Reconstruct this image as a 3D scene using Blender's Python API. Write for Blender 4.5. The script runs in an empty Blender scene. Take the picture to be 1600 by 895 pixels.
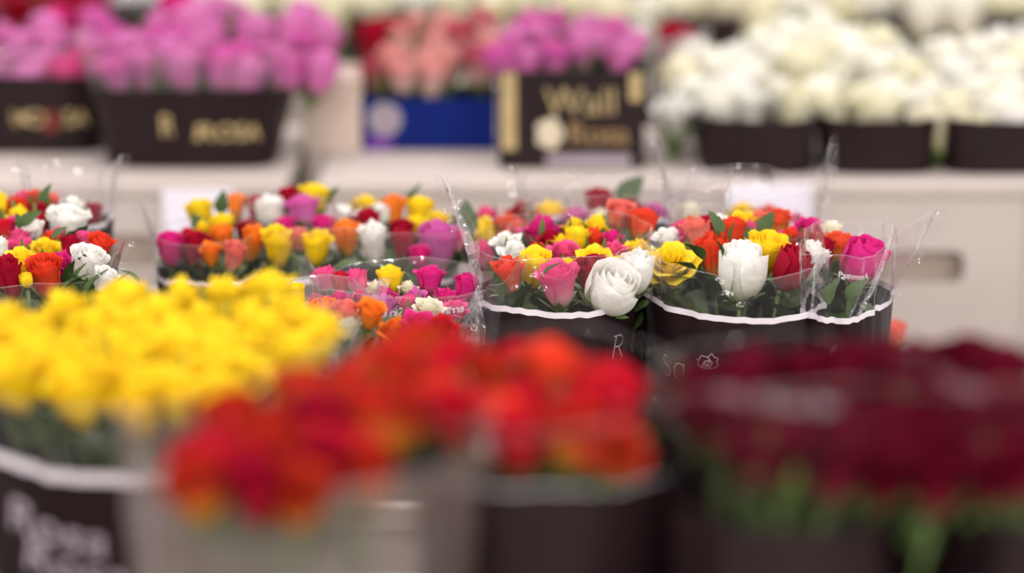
import bpy, bmesh, math, random
from mathutils import Vector, Matrix

# ------------------------------------------------------------------ camera, world, lamps, exposure
S = bpy.context.scene
C = S.collection
PITCH = math.radians(11.0)
CAMZ = 1.65
FPX = 1600 * 100.0 / 36.0
cam = bpy.data.cameras.new('camera')
cam.lens = 100.0
cam.sensor_width = 36.0
cam.clip_start = 0.05
cam.dof.use_dof = True
cam.dof.focus_distance = 2.95
cam.dof.aperture_fstop = 1.75
camo = bpy.data.objects.new('camera', cam)
camo.location = (0, 0, CAMZ)
camo.rotation_euler = (math.radians(90) - PITCH, 0, 0)
C.objects.link(camo)
S.camera = camo

W = bpy.data.worlds.new('hall_light')
S.world = W
W.use_nodes = True
W.node_tree.nodes['Background'].inputs[0].default_value = (1.0, 0.945, 0.935, 1)
W.node_tree.nodes['Background'].inputs[1].default_value = 0.80

def lamp(x, y, z, sx, sy, power, rx=0.0, ry=0.0, col=(1.0, 0.95, 0.92)):
    l = bpy.data.lights.new('hall_or_fill_lamp', 'AREA')
    l.shape = 'RECTANGLE'
    l.size, l.size_y = sx, sy
    l.energy = power
    l.color = col
    o = bpy.data.objects.new('hall_or_fill_lamp', l)
    o.location = (x, y, z)
    o.rotation_euler = (rx, ry, 0)
    C.objects.link(o)

for lx in (-3.2, -0.6, 2.0, 4.6):
    for ly in (0.2, 4.2, 8.2):
        lamp(lx, ly, 4.6, 0.30, 2.6, 24)

# fill lamps added behind the camera to brighten the front faces
for lx in (-3.5, 0.0, 3.5):
    lamp(lx, -4.5, 3.4, 2.4, 0.5, 95, rx=math.radians(62))

S.view_settings.view_transform = 'Standard'
S.view_settings.look = 'None'
S.view_settings.gamma = 1
S.view_settings.exposure = 0.54
S.cycles.use_denoising = True
S.cycles.transparent_max_bounces = 24
S.cycles.max_bounces = 8
S.cycles.sample_clamp_indirect = 6

random.seed(7)
PI = math.pi
CP, SP = math.cos(PITCH), math.sin(PITCH)

def at(px, py, d):
    """point at depth d (m along the view axis) that the photograph shows at px, py"""
    x = (px - 800.0) / FPX * d
    v = (py - 447.5) / FPX * d
    return Vector((x, d * CP - v * SP, CAMZ - d * SP - v * CP))

# ------------------------------------------------------------------ materials
def new_mat(name):
    m = bpy.data.materials.new(name)
    m.use_nodes = True
    m.node_tree.nodes.clear()
    return m, m.node_tree.nodes, m.node_tree.links

def plain(name, col, rough=0.5, spec=0.5, var=0.12, scale=18.0, bump=0.0, metallic=0.0):
    m, N, L = new_mat(name)
    out = N.new('ShaderNodeOutputMaterial')
    b = N.new('ShaderNodeBsdfPrincipled')
    b.inputs['Roughness'].default_value = rough
    b.inputs['Specular IOR Level'].default_value = spec
    b.inputs['Metallic'].default_value = metallic
    tc = N.new('ShaderNodeTexCoord')
    nz = N.new('ShaderNodeTexNoise')
    nz.inputs['Scale'].default_value = scale
    nz.inputs['Detail'].default_value = 4
    L.new(tc.outputs['Object'], nz.inputs['Vector'])
    rp = N.new('ShaderNodeValToRGB')
    rp.color_ramp.elements[0].position = 0.3
    rp.color_ramp.elements[1].position = 0.7
    rp.color_ramp.elements[0].color = [c * (1 - var) for c in col] + [1]
    rp.color_ramp.elements[1].color = [min(1, c * (1 + var)) for c in col] + [1]
    L.new(nz.outputs['Fac'], rp.inputs['Fac'])
    L.new(rp.outputs['Color'], b.inputs['Base Color'])
    if bump:
        bp = N.new('ShaderNodeBump')
        bp.inputs['Strength'].default_value = bump
        bp.inputs['Distance'].default_value = 0.004
        L.new(nz.outputs['Fac'], bp.inputs['Height'])
        L.new(bp.outputs['Normal'], b.inputs['Normal'])
    L.new(b.outputs[0], out.inputs[0])
    return m

def petal_mat(name, base, mid, tip, trans=0.3):
    m, N, L = new_mat('petal_' + name)
    out = N.new('ShaderNodeOutputMaterial')
    at_ = N.new('ShaderNodeAttribute')
    at_.attribute_name = 'along'
    rp = N.new('ShaderNodeValToRGB')
    e = rp.color_ramp.elements
    e[0].position = 0.05
    e[0].color = (*base, 1)
    e[1].position = 0.97
    e[1].color = (*tip, 1)
    k = e.new(0.5)
    k.color = (*mid, 1)
    L.new(at_.outputs['Fac'], rp.inputs['Fac'])
    tc = N.new('ShaderNodeTexCoord')
    nz = N.new('ShaderNodeTexNoise')
    nz.inputs['Scale'].default_value = 5.0
    nz.inputs['Detail'].default_value = 3
    L.new(tc.outputs['Object'], nz.inputs['Vector'])
    mr = N.new('ShaderNodeMapRange')
    mr.inputs['From Min'].default_value = 0.3
    mr.inputs['From Max'].default_value = 0.7
    mr.inputs['To Min'].default_value = 0.84
    mr.inputs['To Max'].default_value = 1.06
    L.new(nz.outputs['Fac'], mr.inputs['Value'])
    mx = N.new('ShaderNodeVectorMath')
    mx.operation = 'SCALE'
    L.new(rp.outputs['Color'], mx.inputs[0])
    L.new(mr.outputs['Result'], mx.inputs['Scale'])
    b = N.new('ShaderNodeBsdfPrincipled')
    b.inputs['Roughness'].default_value = 0.62
    b.inputs['Specular IOR Level'].default_value = 0.2
    L.new(mx.outputs['Vector'], b.inputs['Base Color'])
    tr = N.new('ShaderNodeBsdfTranslucent')
    L.new(mx.outputs['Vector'], tr.inputs['Color'])
    ms = N.new('ShaderNodeMixShader')
    ms.inputs[0].default_value = trans
    L.new(b.outputs[0], ms.inputs[1])
    L.new(tr.outputs[0], ms.inputs[2])
    L.new(ms.outputs[0], out.inputs[0])
    return m

def film_mat(name, haze=0.05, tint=(0.97, 0.96, 0.97), hazecol=(0.9, 0.88, 0.9), gloss=0.05, wr=14.0):
    m, N, L = new_mat(name)
    out = N.new('ShaderNodeOutputMaterial')
    t = N.new('ShaderNodeBsdfTransparent')
    t.inputs[0].default_value = (*tint, 1)
    d = N.new('ShaderNodeBsdfDiffuse')
    d.inputs[0].default_value = (*hazecol, 1)
    tl = N.new('ShaderNodeBsdfTranslucent')
    tl.inputs[0].default_value = (*hazecol, 1)
    dm = N.new('ShaderNodeMixShader')
    dm.inputs[0].default_value = 0.5
    L.new(d.outputs[0], dm.inputs[1])
    L.new(tl.outputs[0], dm.inputs[2])
    m1 = N.new('ShaderNodeMixShader')
    m1.inputs[0].default_value = haze
    L.new(t.outputs[0], m1.inputs[1])
    L.new(dm.outputs[0], m1.inputs[2])
    g = N.new('ShaderNodeBsdfGlossy')
    g.inputs['Roughness'].default_value = 0.06
    tc = N.new('ShaderNodeTexCoord')
    nz = N.new('ShaderNodeTexNoise')
    nz.inputs['Scale'].default_value = wr
    nz.inputs['Detail'].default_value = 2
    L.new(tc.outputs['Object'], nz.inputs['Vector'])
    bp = N.new('ShaderNodeBump')
    bp.inputs['Strength'].default_value = 0.9
    bp.inputs['Distance'].default_value = 0.03
    L.new(nz.outputs['Fac'], bp.inputs['Height'])
    L.new(bp.outputs['Normal'], g.inputs['Normal'])
    lw = N.new('ShaderNodeLayerWeight')
    lw.inputs['Blend'].default_value = 0.5
    pw = N.new('ShaderNodeMath')
    pw.operation = 'POWER'
    pw.inputs[1].default_value = 4.0
    L.new(lw.outputs['Facing'], pw.inputs[0])
    ma = N.new('ShaderNodeMath')
    ma.operation = 'MULTIPLY_ADD'
    ma.inputs[1].default_value = 0.55
    ma.inputs[2].default_value = gloss
    ma.use_clamp = True
    L.new(pw.outputs[0], ma.inputs[0])
    m2 = N.new('ShaderNodeMixShader')
    L.new(ma.outputs[0], m2.inputs[0])
    L.new(m1.outputs[0], m2.inputs[1])
    L.new(g.outputs[0], m2.inputs[2])
    L.new(m2.outputs[0], out.inputs[0])
    return m

PET = {
    'white':   petal_mat('white', (0.66, 0.68, 0.42), (0.88, 0.86, 0.77), (0.93, 0.915, 0.88)),
    'ivory':   petal_mat('ivory', (0.74, 0.62, 0.34), (0.92, 0.89, 0.74), (0.95, 0.94, 0.86)),
    'cream':   petal_mat('cream', (0.60, 0.62, 0.28), (0.86, 0.80, 0.50), (0.90, 0.87, 0.70)),
    'yellow':  petal_mat('yellow', (0.80, 0.52, 0.01), (0.93, 0.63, 0.006), (0.96, 0.74, 0.03)),
    'orange':  petal_mat('orange', (0.80, 0.42, 0.05), (0.90, 0.24, 0.02), (0.92, 0.27, 0.03)),
    'coral':   petal_mat('coral', (0.80, 0.40, 0.10), (0.80, 0.075, 0.02), (0.82, 0.07, 0.03)),
    'red':     petal_mat('red', (0.60, 0.30, 0.03), (0.55, 0.018, 0.022), (0.62, 0.008, 0.030)),
    'flame':   petal_mat('flame', (0.72, 0.50, 0.03), (0.70, 0.22, 0.02), (0.52, 0.016, 0.013)),
    'crimson': petal_mat('crimson', (0.30, 0.02, 0.03), (0.36, 0.003, 0.022), (0.42, 0.004, 0.03)),
    'burgundy': petal_mat('burgundy', (0.34, 0.20, 0.12), (0.15, 0.0015, 0.014), (0.13, 0.001, 0.015)),
    'magenta': petal_mat('magenta', (0.70, 0.20, 0.30), (0.72, 0.025, 0.24), (0.74, 0.03, 0.27)),
    'pink':    petal_mat('pink', (0.85, 0.60, 0.50), (0.84, 0.22, 0.34), (0.82, 0.10, 0.30)),
    'lilac':   petal_mat('lilac', (0.68, 0.48, 0.40), (0.72, 0.18, 0.48), (0.70, 0.14, 0.46)),
    'orchid':  petal_mat('orchid', (0.62, 0.34, 0.40), (0.72, 0.17, 0.45), (0.74, 0.26, 0.56)),
    'salmon':  petal_mat('salmon', (0.85, 0.60, 0.40), (0.86, 0.28, 0.20), (0.84, 0.22, 0.18)),
    'blush':   petal_mat('blush', (0.80, 0.66, 0.44), (0.78, 0.42, 0.38), (0.52, 0.08, 0.13)),
    'peach':   petal_mat('peach', (0.80, 0.66, 0.40), (0.86, 0.60, 0.50), (0.80, 0.38, 0.36)),
    'bicolor': petal_mat('bicolor', (0.90, 0.66, 0.16), (0.90, 0.45, 0.10), (0.80, 0.11, 0.05)),
}
M_LEAF = plain('leaf_green', (0.040, 0.075, 0.016), 0.5, 0.3, 0.35, 60)
M_CALYX = plain('calyx_green', (0.10, 0.17, 0.04), 0.5, 0.4, 0.25, 40)
M_STEM = plain('stem_green', (0.085, 0.13, 0.035), 0.5, 0.4, 0.25, 40)
M_FILM = film_mat('clear_film', gloss=0.03)
M_FILM2 = film_mat('hazy_film', 0.17, gloss=0.08)
M_FILM3 = film_mat('fine_clear_film', 0.025, gloss=0.035, wr=22)
M_EDGE = film_mat('film_edge', 0.22, gloss=0.10)  # hazier than the film: light caught along the rim is painted in
M_FILM4 = film_mat('pale_film', 0.34, hazecol=(0.36, 0.28, 0.25), gloss=0.05)
M_FILM5 = film_mat('thin_clear_film', 0.003, gloss=0.002)
M_DARK = plain('dark_print', (0.016, 0.008, 0.009), 0.45, 0.15, 0.2, 9, 0.15)
M_BROWN = plain('brown_print', (0.05, 0.02, 0.014), 0.35, 0.4, 0.2, 20)
M_BORDER = plain('white_print', (0.72, 0.66, 0.70), 0.5, 0.3, 0.05, 60)
M_LETTER = plain('pale_lettering', (0.36, 0.31, 0.33), 0.5, 0.3, 0.05, 60)
M_GOLD = plain('gold_print', (0.40, 0.30, 0.14), 0.4, 0.4, 0.15, 40)
M_PALEGOLD = plain('pale_gold_print', (0.58, 0.50, 0.36), 0.4, 0.4, 0.1, 40)
M_BRONZE = plain('bronze_print', (0.22, 0.14, 0.06), 0.4, 0.4, 0.15, 40)
M_REDP = plain('red_print', (0.15, 0.02, 0.012), 0.4, 0.4, 0.15, 40)
M_BLUE = plain('blue_card', (0.002, 0.012, 0.13), 0.6, 0.1, 0.15, 14)
M_GREYP = plain('grey_print', (0.30, 0.25, 0.28), 0.5, 0.3, 0.1, 30)
M_VIOLET = plain('violet_print', (0.12, 0.03, 0.25), 0.5, 0.3, 0.1, 30)
M_BEIGE = plain('beige_plastic', (0.460, 0.395, 0.362), 0.6, 0.25, 0.05, 5, 0.05)
M_BEIGE2 = plain('beige_wood', (0.52, 0.41, 0.34), 0.6, 0.3, 0.09, 8, 0.1)
M_PAPER = plain('label_paper', (0.74, 0.71, 0.78), 0.7, 0.2, 0.03, 8)
M_STEEL = plain('trolley_steel', (0.35, 0.35, 0.36), 0.4, 0.5, 0.1, 10, metallic=0.8)
M_RUBBER = plain('wheel_rubber', (0.03, 0.03, 0.03), 0.7, 0.3, 0.1, 10)
M_FLOOR = plain('concrete_floor', (0.34, 0.32, 0.31), 0.5, 0.4, 0.15, 1.2)
M_WALL = plain('painted_wall', (0.62, 0.60, 0.58), 0.7, 0.3, 0.05, 0.8)

# ------------------------------------------------------------------ object helpers
def link(name, me, mat, parent=None, loc=None):
    o = bpy.data.objects.new(name, me)
    C.objects.link(o)
    if mat is not None and not me.materials:
        me.materials.append(mat)
    if parent is not None:
        o.parent = parent
    if loc is not None:
        o.location = loc
    return o

def thing(name, label, cat, loc=(0, 0, 0), group=None, rz=0.0):
    o = bpy.data.objects.new(name, None)
    o.empty_display_size = 0.05
    C.objects.link(o)
    o.location = loc
    o.rotation_euler = (0, 0, rz)
    o['label'] = label
    o['category'] = cat
    if group:
        o['group'] = group
    return o

def smooth(me):
    me.polygons.foreach_set('use_smooth', [True] * len(me.polygons))
    me.update()
    return me

def mesh(name, v, f, sm=True):
    me = bpy.data.meshes.new(name)
    me.from_pydata([tuple(p) for p in v], [], f)
    if sm:
        smooth(me)
    return me

def box_mesh(name, x0, x1, y0, y1, z0, z1, bev=0.004):
    bm = bmesh.new()
    bmesh.ops.create_cube(bm, size=1.0)
    for v in bm.verts:
        v.co = Vector((x0 + (v.co.x + .5) * (x1 - x0), y0 + (v.co.y + .5) * (y1 - y0), z0 + (v.co.z + .5) * (z1 - z0)))
    if bev:
        bmesh.ops.bevel(bm, geom=bm.edges[:], offset=bev, segments=2, affect='EDGES', profile=0.5)
    me = bpy.data.meshes.new(name)
    bm.to_mesh(me)
    bm.free()
    return me

def box(name, x0, x1, y0, y1, z0, z1, mat, parent=None, bev=0.004):
    return link(name, box_mesh(name, x0, x1, y0, y1, z0, z1, bev), mat, parent)

def tube_mesh(name, pts, rad, n=6):
    """tube through pts; rad a number or a list"""
    v, f = [], []
    up = Vector((0.3, 0.9, 0.1)).normalized()
    for i, p in enumerate(pts):
        a = pts[max(0, i - 1)]
        b = pts[min(len(pts) - 1, i + 1)]
        t = (b - a).normalized()
        s = t.cross(up)
        if s.length < 1e-4:
            s = t.cross(Vector((1, 0, 0)))
        s.normalize()
        w = s.cross(t)
        r = rad[i] if isinstance(rad, (list, tuple)) else rad
        for k in range(n):
            q = 2 * PI * k / n
            v.append(p + s * math.cos(q) * r + w * math.sin(q) * r)
    for i in range(len(pts) - 1):
        for k in range(n):
            k2 = (k + 1) % n
            f.append((i * n + k, i * n + k2, (i + 1) * n + k2, (i + 1) * n + k))
    f.append(tuple(range(n - 1, -1, -1)))
    f.append(tuple((len(pts) - 1) * n + k for k in range(n)))
    return mesh(name, v, f)

# ------------------------------------------------------------------ the hall
fl = box('floor', -8, 8, -1.5, 12.1, -0.1, 0.0, M_FLOOR, bev=0)
fl['kind'] = 'structure'
wb = box('wall_back', -8, 8, 12.0, 12.2, 0.0, 5.0, M_WALL, bev=0)
wb['kind'] = 'structure'

def trolley(x0, x1, y0, y1, z, label):
    t = thing('flower_trolley', label, 'trolley', ((x0 + x1) / 2, (y0 + y1) / 2, 0), 'trolleys under the crates')
    hx, hy = (x1 - x0) / 2, (y1 - y0) / 2
    box('deck', -hx, hx, -hy, hy, z - 0.04, z, M_STEEL, t, 0.006)
    for sx in (-1, 1):
        for sy in (-1, 1):
            px, py = sx * (hx - 0.06), sy * (hy - 0.06)
            box('leg', px - 0.02, px + 0.02, py - 0.02, py + 0.02, 0.10, z - 0.04, M_STEEL, t, 0.003)
            w = link('wheel', tube_mesh('wheel', [Vector((px - 0.02, py, 0.055)), Vector((px + 0.02, py, 0.055))], 0.055, 16), M_RUBBER, t)
            box('fork', px - 0.026, px + 0.026, py - 0.012, py + 0.012, 0.055, 0.105, M_STEEL, w, 0.002)
    return t

trolley(-0.72, 0.72, 1.50, 2.51, 0.55, 'steel trolley under the crates of yellow and red roses')
trolley(-0.80, 0.80, 2.53, 3.66, 0.55, 'steel trolley under the crates of mixed rose bouquets')
trolley(-1.10, 1.10, 3.93, 4.85, 0.62, 'steel trolley under the beige crates of pink and white roses')
trolley(-1.30, 1.50, 5.10, 6.40, 0.62, 'steel trolley under the cream roses along the top')

def slot_panel(name, w, h, hx, hz, hw, hh, r, th):
    """upright board in the XZ plane, centred, with a rounded hand slot through it"""
    inner = []
    for (cx, cz, a0) in ((hw / 2 - r, hh / 2 - r, 0), (-hw / 2 + r, hh / 2 - r, 90), (-hw / 2 + r, -hh / 2 + r, 180), (hw / 2 - r, -hh / 2 + r, 270)):
        for k in range(7):
            a = math.radians(a0 + 15 * k)
            inner.append((hx + cx + r * math.cos(a), hz + cz + r * math.sin(a)))
    outer = []
    cn = [(w / 2, h / 2), (-w / 2, h / 2), (-w / 2, -h / 2), (w / 2, -h / 2)]
    for q in range(4):
        for k in range(7):
            if k < 3:
                p = (cn[q][0], inner[q * 7 + k][1]) if q in (0, 2) else (inner[q * 7 + k][0], cn[q][1])
            elif k == 3:
                p = cn[q]
            else:
                p = (inner[q * 7 + k][0], cn[q][1]) if q in (0, 2) else (cn[q][0], inner[q * 7 + k][1])
            outer.append(p)
    n = len(inner)
    v = [(x, 0, z) for x, z in inner] + [(x, 0, z) for x, z in outer] + [(x, th, z) for x, z in inner] + [(x, th, z) for x, z in outer]
    f = []
    for i in range(n):
        j = (i + 1) % n
        f.append((i, j, n + j, n + i))
        f.append((2 * n + j, 2 * n + i, 3 * n + i, 3 * n + j))
        f.append((i, 2 * n + i, 2 * n + j, j))
        f.append((n + j, 3 * n + j, 3 * n + i, n + i))
    me = mesh(name, v, f, False)
    me.materials.append(M_BEIGE)
    return me

def crate(x0, x1, y0, y1, z0, z1, label, lid=False, slot=None, group=None):
    t = thing('flower_crate', label, 'crate', ((x0 + x1) / 2, (y0 + y1) / 2, z0), group)
    hx, hy, h = (x1 - x0) / 2, (y1 - y0) / 2, z1 - z0
    th = 0.014
    rim = 0.022
    hb = h - rim
    sx, sz = slot if slot else (0.0, h * 0.70)
    o = link('front_board', slot_panel('front_board', 2 * hx - 0.012, hb, sx, sz - hb / 2, 0.165, 0.046, 0.016, th), None, t, (0, -hy + 0.006, hb / 2))
    o = link('back_board', slot_panel('back_board', 2 * hx - 0.012, hb, 0, h * 0.7 - hb / 2, 0.122, 0.042, 0.014, th), None, t, (0, hy - 0.006 - th, hb / 2))
    box('side_board', -hx + 0.006, -hx + 0.006 + th, -hy + 0.006 + th, hy - 0.006 - th, 0, hb, M_BEIGE, t, 0)
    box('side_board', hx - 0.006 - th, hx - 0.006, -hy + 0.006 + th, hy - 0.006 - th, 0, hb, M_BEIGE, t, 0)
    box('bottom_board', -hx + 0.02, hx - 0.02, -hy + 0.02, hy - 0.02, 0.0, 0.012, M_BEIGE, t, 0)
    if lid:
        box('top_board', -hx, hx, -hy, hy, hb, h, M_BEIGE, t, 0.006)
    else:
        v, f = [], []
        for z in (hb, h):
            for (ax, ay) in ((hx, hy), (hx - 0.024, hy - 0.024)):
                v += [(-ax, -ay, z), (ax, -ay, z), (ax, ay, z), (-ax, ay, z)]
        for k in range(4):
            j = (k + 1) % 4
            f += [(k, j, 8 + j, 8 + k), (4 + j, 4 + k, 12 + k, 12 + j), (8 + k, 8 + j, 12 + j, 12 + k), (j, k, 4 + k, 4 + j)]
        link('rim', mesh('rim', v, f, False), M_BEIGE, t)
    box('slot_recess', sx - 0.10, sx + 0.10, -hy + 0.050, -hy + 0.056, sz - 0.05, sz + 0.05, M_BEIGE2, t, 0)
    for sgn in (-1, 1):
        box('rib', sgn * (hx - 0.075) - 0.006, sgn * (hx - 0.075) + 0.006, -hy + 0.001, -hy + 0.007, 0.01, hb - 0.001, M_BEIGE, t, 0.001)
    return t

def px_at(px, d):
    return (px - 800.0) / FPX * d

# open crates that hold the bouquets
crate(-0.66, 0.66, 1.55, 2.49, 0.55, 0.90, 'long beige crate holding the yellow, red and dark red roses')
crate(-0.74, 0.47, 2.55, 3.135, 0.55, 0.945, 'long beige crate seen in slivers below the red roses')
crate(-0.74, 0.395, 3.15, 3.62, 0.55, 0.945, 'long beige crate under the mixed bouquet behind the yellow roses')
# closed crates behind, flowers standing on them
Y4 = 4.02
c1 = crate(-0.90, px_at(449, 4.1), Y4, 4.62, 0.62, 1.02, 'beige crate under the two black sleeves of pink roses', True, (0.02, 0.30), 'covered crates')
c2 = crate(px_at(497, 4.1), px_at(1196, 4.1), Y4, 4.62, 0.62, 1.02, 'beige crate under the blue carton and the printed black carton', True, (0, 0.276), 'covered crates')
c3 = crate(px_at(1203, 4.1), px_at(1690, 4.1), Y4, 4.62, 0.62, 1.02, 'beige crate with a hand slot under the white roses', True,
           (px_at(1418, 4.09) - (px_at(1203, 4.1) + px_at(1690, 4.1)) / 2, 0.276), 'covered crates')
for i, (xa, xb, lb) in enumerate(((-1.25, -0.55, 'beige crate under the red roses in the top corner'), (-0.53, 0.25, 'beige crate under the cream roses behind the blue carton'), (0.27, 1.40, 'beige crate under the cream roses behind the white roses'))):
    crate(xa, xb, 5.2, 6.3, 0.62, 1.02, lb, True)
# paper labels stuck on the crates
box('crate_label', -0.06, 0.06, -0.004, 0.0, -0.035, 0.035, M_PAPER, None, 0.001)
o = bpy.data.objects['crate_label']
o.location = (px_at(1205, 4.05), Y4 - 0.0005, 0.983)
o['label'] = 'white paper label on the crate below the white roses'
o['category'] = 'label'
box('crate_label', -0.05, 0.05, -0.004, 0.0, -0.045, 0.035, M_PAPER, None, 0.001)
o = bpy.data.objects['crate_label.001']
o.location = (px_at(306, 4.05), Y4 - 0.0005, 0.975)
o['label'] = 'white paper label on the crate below the pink roses'
o['category'] = 'label'
# upright beige end box between the pink roses and the blue carton
xb0, xb1 = px_at(478, 4.4), px_at(566, 4.4)
eb = thing('end_box', 'small upright beige wooden box between pink roses and blue carton', 'box', ((xb0 + xb1) / 2, 4.42, 1.02))
hw = (xb1 - xb0) / 2
box('front_board', -hw, hw, -0.10, -0.088, 0, 0.105, M_BEIGE2, eb, 0.003)
box('back_board', -hw, hw, 0.088, 0.10, 0, 0.105, M_BEIGE2, eb, 0.003)
box('side_board', -hw, -hw + 0.012, -0.088, 0.088, 0, 0.105, M_BEIGE2, eb, 0.002)
box('side_board', hw - 0.012, hw, -0.088, 0.088, 0, 0.105, M_BEIGE2, eb, 0.002)
box('lid', -hw - 0.001, hw + 0.001, -0.101, 0.101, 0.105, 0.113, M_BEIGE2, eb, 0.002)

# ------------------------------------------------------------------ rose kit
def petal_geo(phi, R, H, Wd, curl, opn, ruf, seed, nar=0.1, nu=9, nv=8):
    rnd = random.Random(seed)
    p1, p2, asym = rnd.uniform(0, 6.3), rnd.uniform(0, 6.3), rnd.uniform(-0.1, 0.1)
    notch = rnd.uniform(0.0, 0.05)
    v, al, f = [], [], []
    for j in range(nv):
        t0 = j / (nv - 1)
        for i in range(nu):
            u = -1 + 2 * i / (nu - 1)
            t = t0 * (1 - 0.17 * abs(u) ** 3.2 - min(1, ruf * 40) * notch * math.exp(-(u * 5) ** 2) + (0.035 * math.sin(4.2 * u + p1) * (1 + ruf * 8)) * min(1.0, ruf * 40))
            r = R * (1 - (1 - min(1.0, t * 1.1)) ** 2.6) ** 0.62 * (1 - nar * t ** 3) + opn * t * t
            z = H * t
            q = max(0.0, (t - 0.62) / 0.38)
            r += curl * q * q
            z -= curl * 0.55 * q ** 3
            wdt = Wd * (0.42 + 0.58 * math.sin(min(1.0, t * 1.5) * PI / 2))
            r *= 1 + 0.075 * u + asym * 0.3 * u * u
            r += ruf * math.sin(6.5 * u + p2) * t ** 3
            z += ruf * 0.8 * math.sin(5.2 * u + p1) * t ** 4
            a = phi + u * wdt
            v.append((r * math.cos(a), r * math.sin(a), z))
            al.append(t0)
    for j in range(nv - 1):
        for i in range(nu - 1):
            k = j * nu + i
            f.append((k, k + 1, k + nu + 1, k + nu))
    return v, al, f

def bloom_petals(style, seed):
    rnd = random.Random(seed)
    P = []
    N = {'cup': 22, 'open': 28, 'bud': 13, 'tulip': 18}[style]
    a0 = rnd.uniform(0, 6.3)
    for i in range(N):
        s = i / (N - 1)
        phi = a0 + i * 2.39996 + rnd.uniform(-.2, .2)
        if style == 'cup':
            R = 0.06 + 0.37 * s ** 0.7
            H = 1.02 - 0.10 * s + rnd.uniform(-.04, .04)
            curl, opn, ruf, nar = 0.03 + 0.13 * s * s, 0.02 * s, 0.012 + 0.016 * s, 0.14
        elif style == 'open':
            R = 0.06 + 0.36 * s ** 0.65
            H = 0.80 - 0.17 * s + rnd.uniform(-.07, .07)
            curl, opn, ruf, nar = 0.05 + 0.17 * s, 0.17 * s * s, 0.022 + 0.034 * s, 0.03
        elif style == 'tulip':
            R = 0.06 + 0.34 * s ** 0.75
            H = 1.12 - 0.10 * s + rnd.uniform(-.06, .06)
            curl, opn, ruf, nar = 0.02 + 0.15 * s * s, 0.04 * s, 0.014 + 0.022 * s, 0.08
        else:
            R = 0.05 + 0.32 * s ** 0.75
            H = 1.16 - 0.18 * s + rnd.uniform(-.03, .03)
            curl, opn, ruf, nar = 0.01 + 0.05 * s * s, 0.0, 0.007, 0.22
        Wd = 1.75 - 0.85 * s
        P.append(petal_geo(phi, R, H, Wd, curl, opn, ruf, seed * 100 + i, nar))
    m = max(math.hypot(p[0], p[1]) for v, a, f in P for p in v[-27:])
    k = 0.5 / m
    out = []
    for v, a, f in P:
        out.append(([(x * k, y * k, z * k) for x, y, z in v], a, f))
    top = max(p[2] for v, a, f in out for p in v)
    return out, top

def join_petals(name, P):
    v, al, f = [], [], []
    for pv, pa, pf in P:
        o = len(v)
        v += pv
        al += pa
        f += [tuple(q + o for q in t) for t in pf]
    me = mesh(name, v, f)
    at_ = me.attributes.new('along', 'FLOAT', 'POINT')
    at_.data.foreach_set('value', al)
    me.materials.append(PET['white'])
    return me

BLOOM = {}
for si, st in enumerate(('cup', 'open', 'bud', 'tulip')):
    for vi in range(4):
        P, top = bloom_petals(st, 11 + si * 17 + vi * 5)
        nsplit = 7 if st != 'bud' else 4
        BLOOM[(st, vi)] = dict(full=join_petals('bloom', P), core=join_petals('bloom', P[:-nsplit]),
                               outer=[join_petals('petal', [p]) for p in P[-nsplit:]], top=top)

def calyx_mesh(seed):
    rnd = random.Random(seed)
    v, f = [], []
    n = 8
    prof = ((0.03, -0.16), (0.075, -0.12), (0.10, -0.06), (0.12, 0.0), (0.10, 0.03))
    for r, z in prof:
        for k in range(n):
            a = 2 * PI * k / n
            v.append((r * math.cos(a), r * math.sin(a), z))
    for j in range(len(prof) - 1):
        for k in range(n):
            k2 = (k + 1) % n
            f.append((j * n + k, j * n + k2, (j + 1) * n + k2, (j + 1) * n + k))
    for q in range(5):
        a = 2 * PI * q / 5 + rnd.uniform(-.2, .2)
        droop = rnd.uniform(-0.1, 1.0)
        o = len(v)
        m = 6
        for j in range(m):
            t = j / (m - 1)
            r = 0.10 + 0.30 * math.sin(t * 1.3) + droop * 0.10 * t * t
            z = -0.02 + 0.46 * t * (1 - 0.75 * max(0, droop) * t)
            w = 0.085 * (1 - t) ** 0.7 * (0.6 + 1.0 * t) + 0.004
            for sgn in (-1, 0, 1):
                rr = r + (0.012 if sgn == 0 else 0)
                v.append((rr * math.cos(a) - sgn * w * math.sin(a), rr * math.sin(a) + sgn * w * math.cos(a), z))
        for j in range(m - 1):
            for k in range(2):
                i = o + j * 3 + k
                f.append((i, i + 1, i + 4, i + 3))
    return mesh('calyx', v, f)

CALYX = [calyx_mesh(i) for i in range(4)]
for m_ in CALYX:
    m_.materials.append(M_CALYX)

def leaf_mesh(seed):
    """unit leaf along +Y, toothed edge, folded at the midrib, tip drooping"""
    rnd = random.Random(seed)
    bend, fold = rnd.uniform(0.1, 0.45), rnd.uniform(0.12, 0.35)
    v, f = [], []
    n = 15
    for j in range(n):
        t = j / (n - 1)
        w = 0.34 * math.sin(PI * t ** 0.8) ** 0.85
        if 0 < j < n - 1 and j % 2:
            w *= 0.88
        z = -bend * t * t
        for u in (-1, -0.55, 0, 0.55, 1):
            v.append((u * w, t + (0.02 if abs(u) == 1 and j % 2 == 0 else 0), z + fold * abs(u) * w + 0.02 * math.sin(9 * t + u * 2) * abs(u)))
    for j in range(n - 1):
        for k in range(4):
            i = j * 5 + k
            f.append((i, i + 1, i + 6, i + 5))
    me = mesh('leaf', v, f)
    me.materials.append(M_LEAF)
    return me

LEAF = [leaf_mesh(i) for i in range(5)]

def axis_rot(ax, spin=0.0):
    return Vector(ax).normalized().to_track_quat('Z', 'Y').to_matrix() @ Matrix.Rotation(spin, 3, 'Z')

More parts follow.
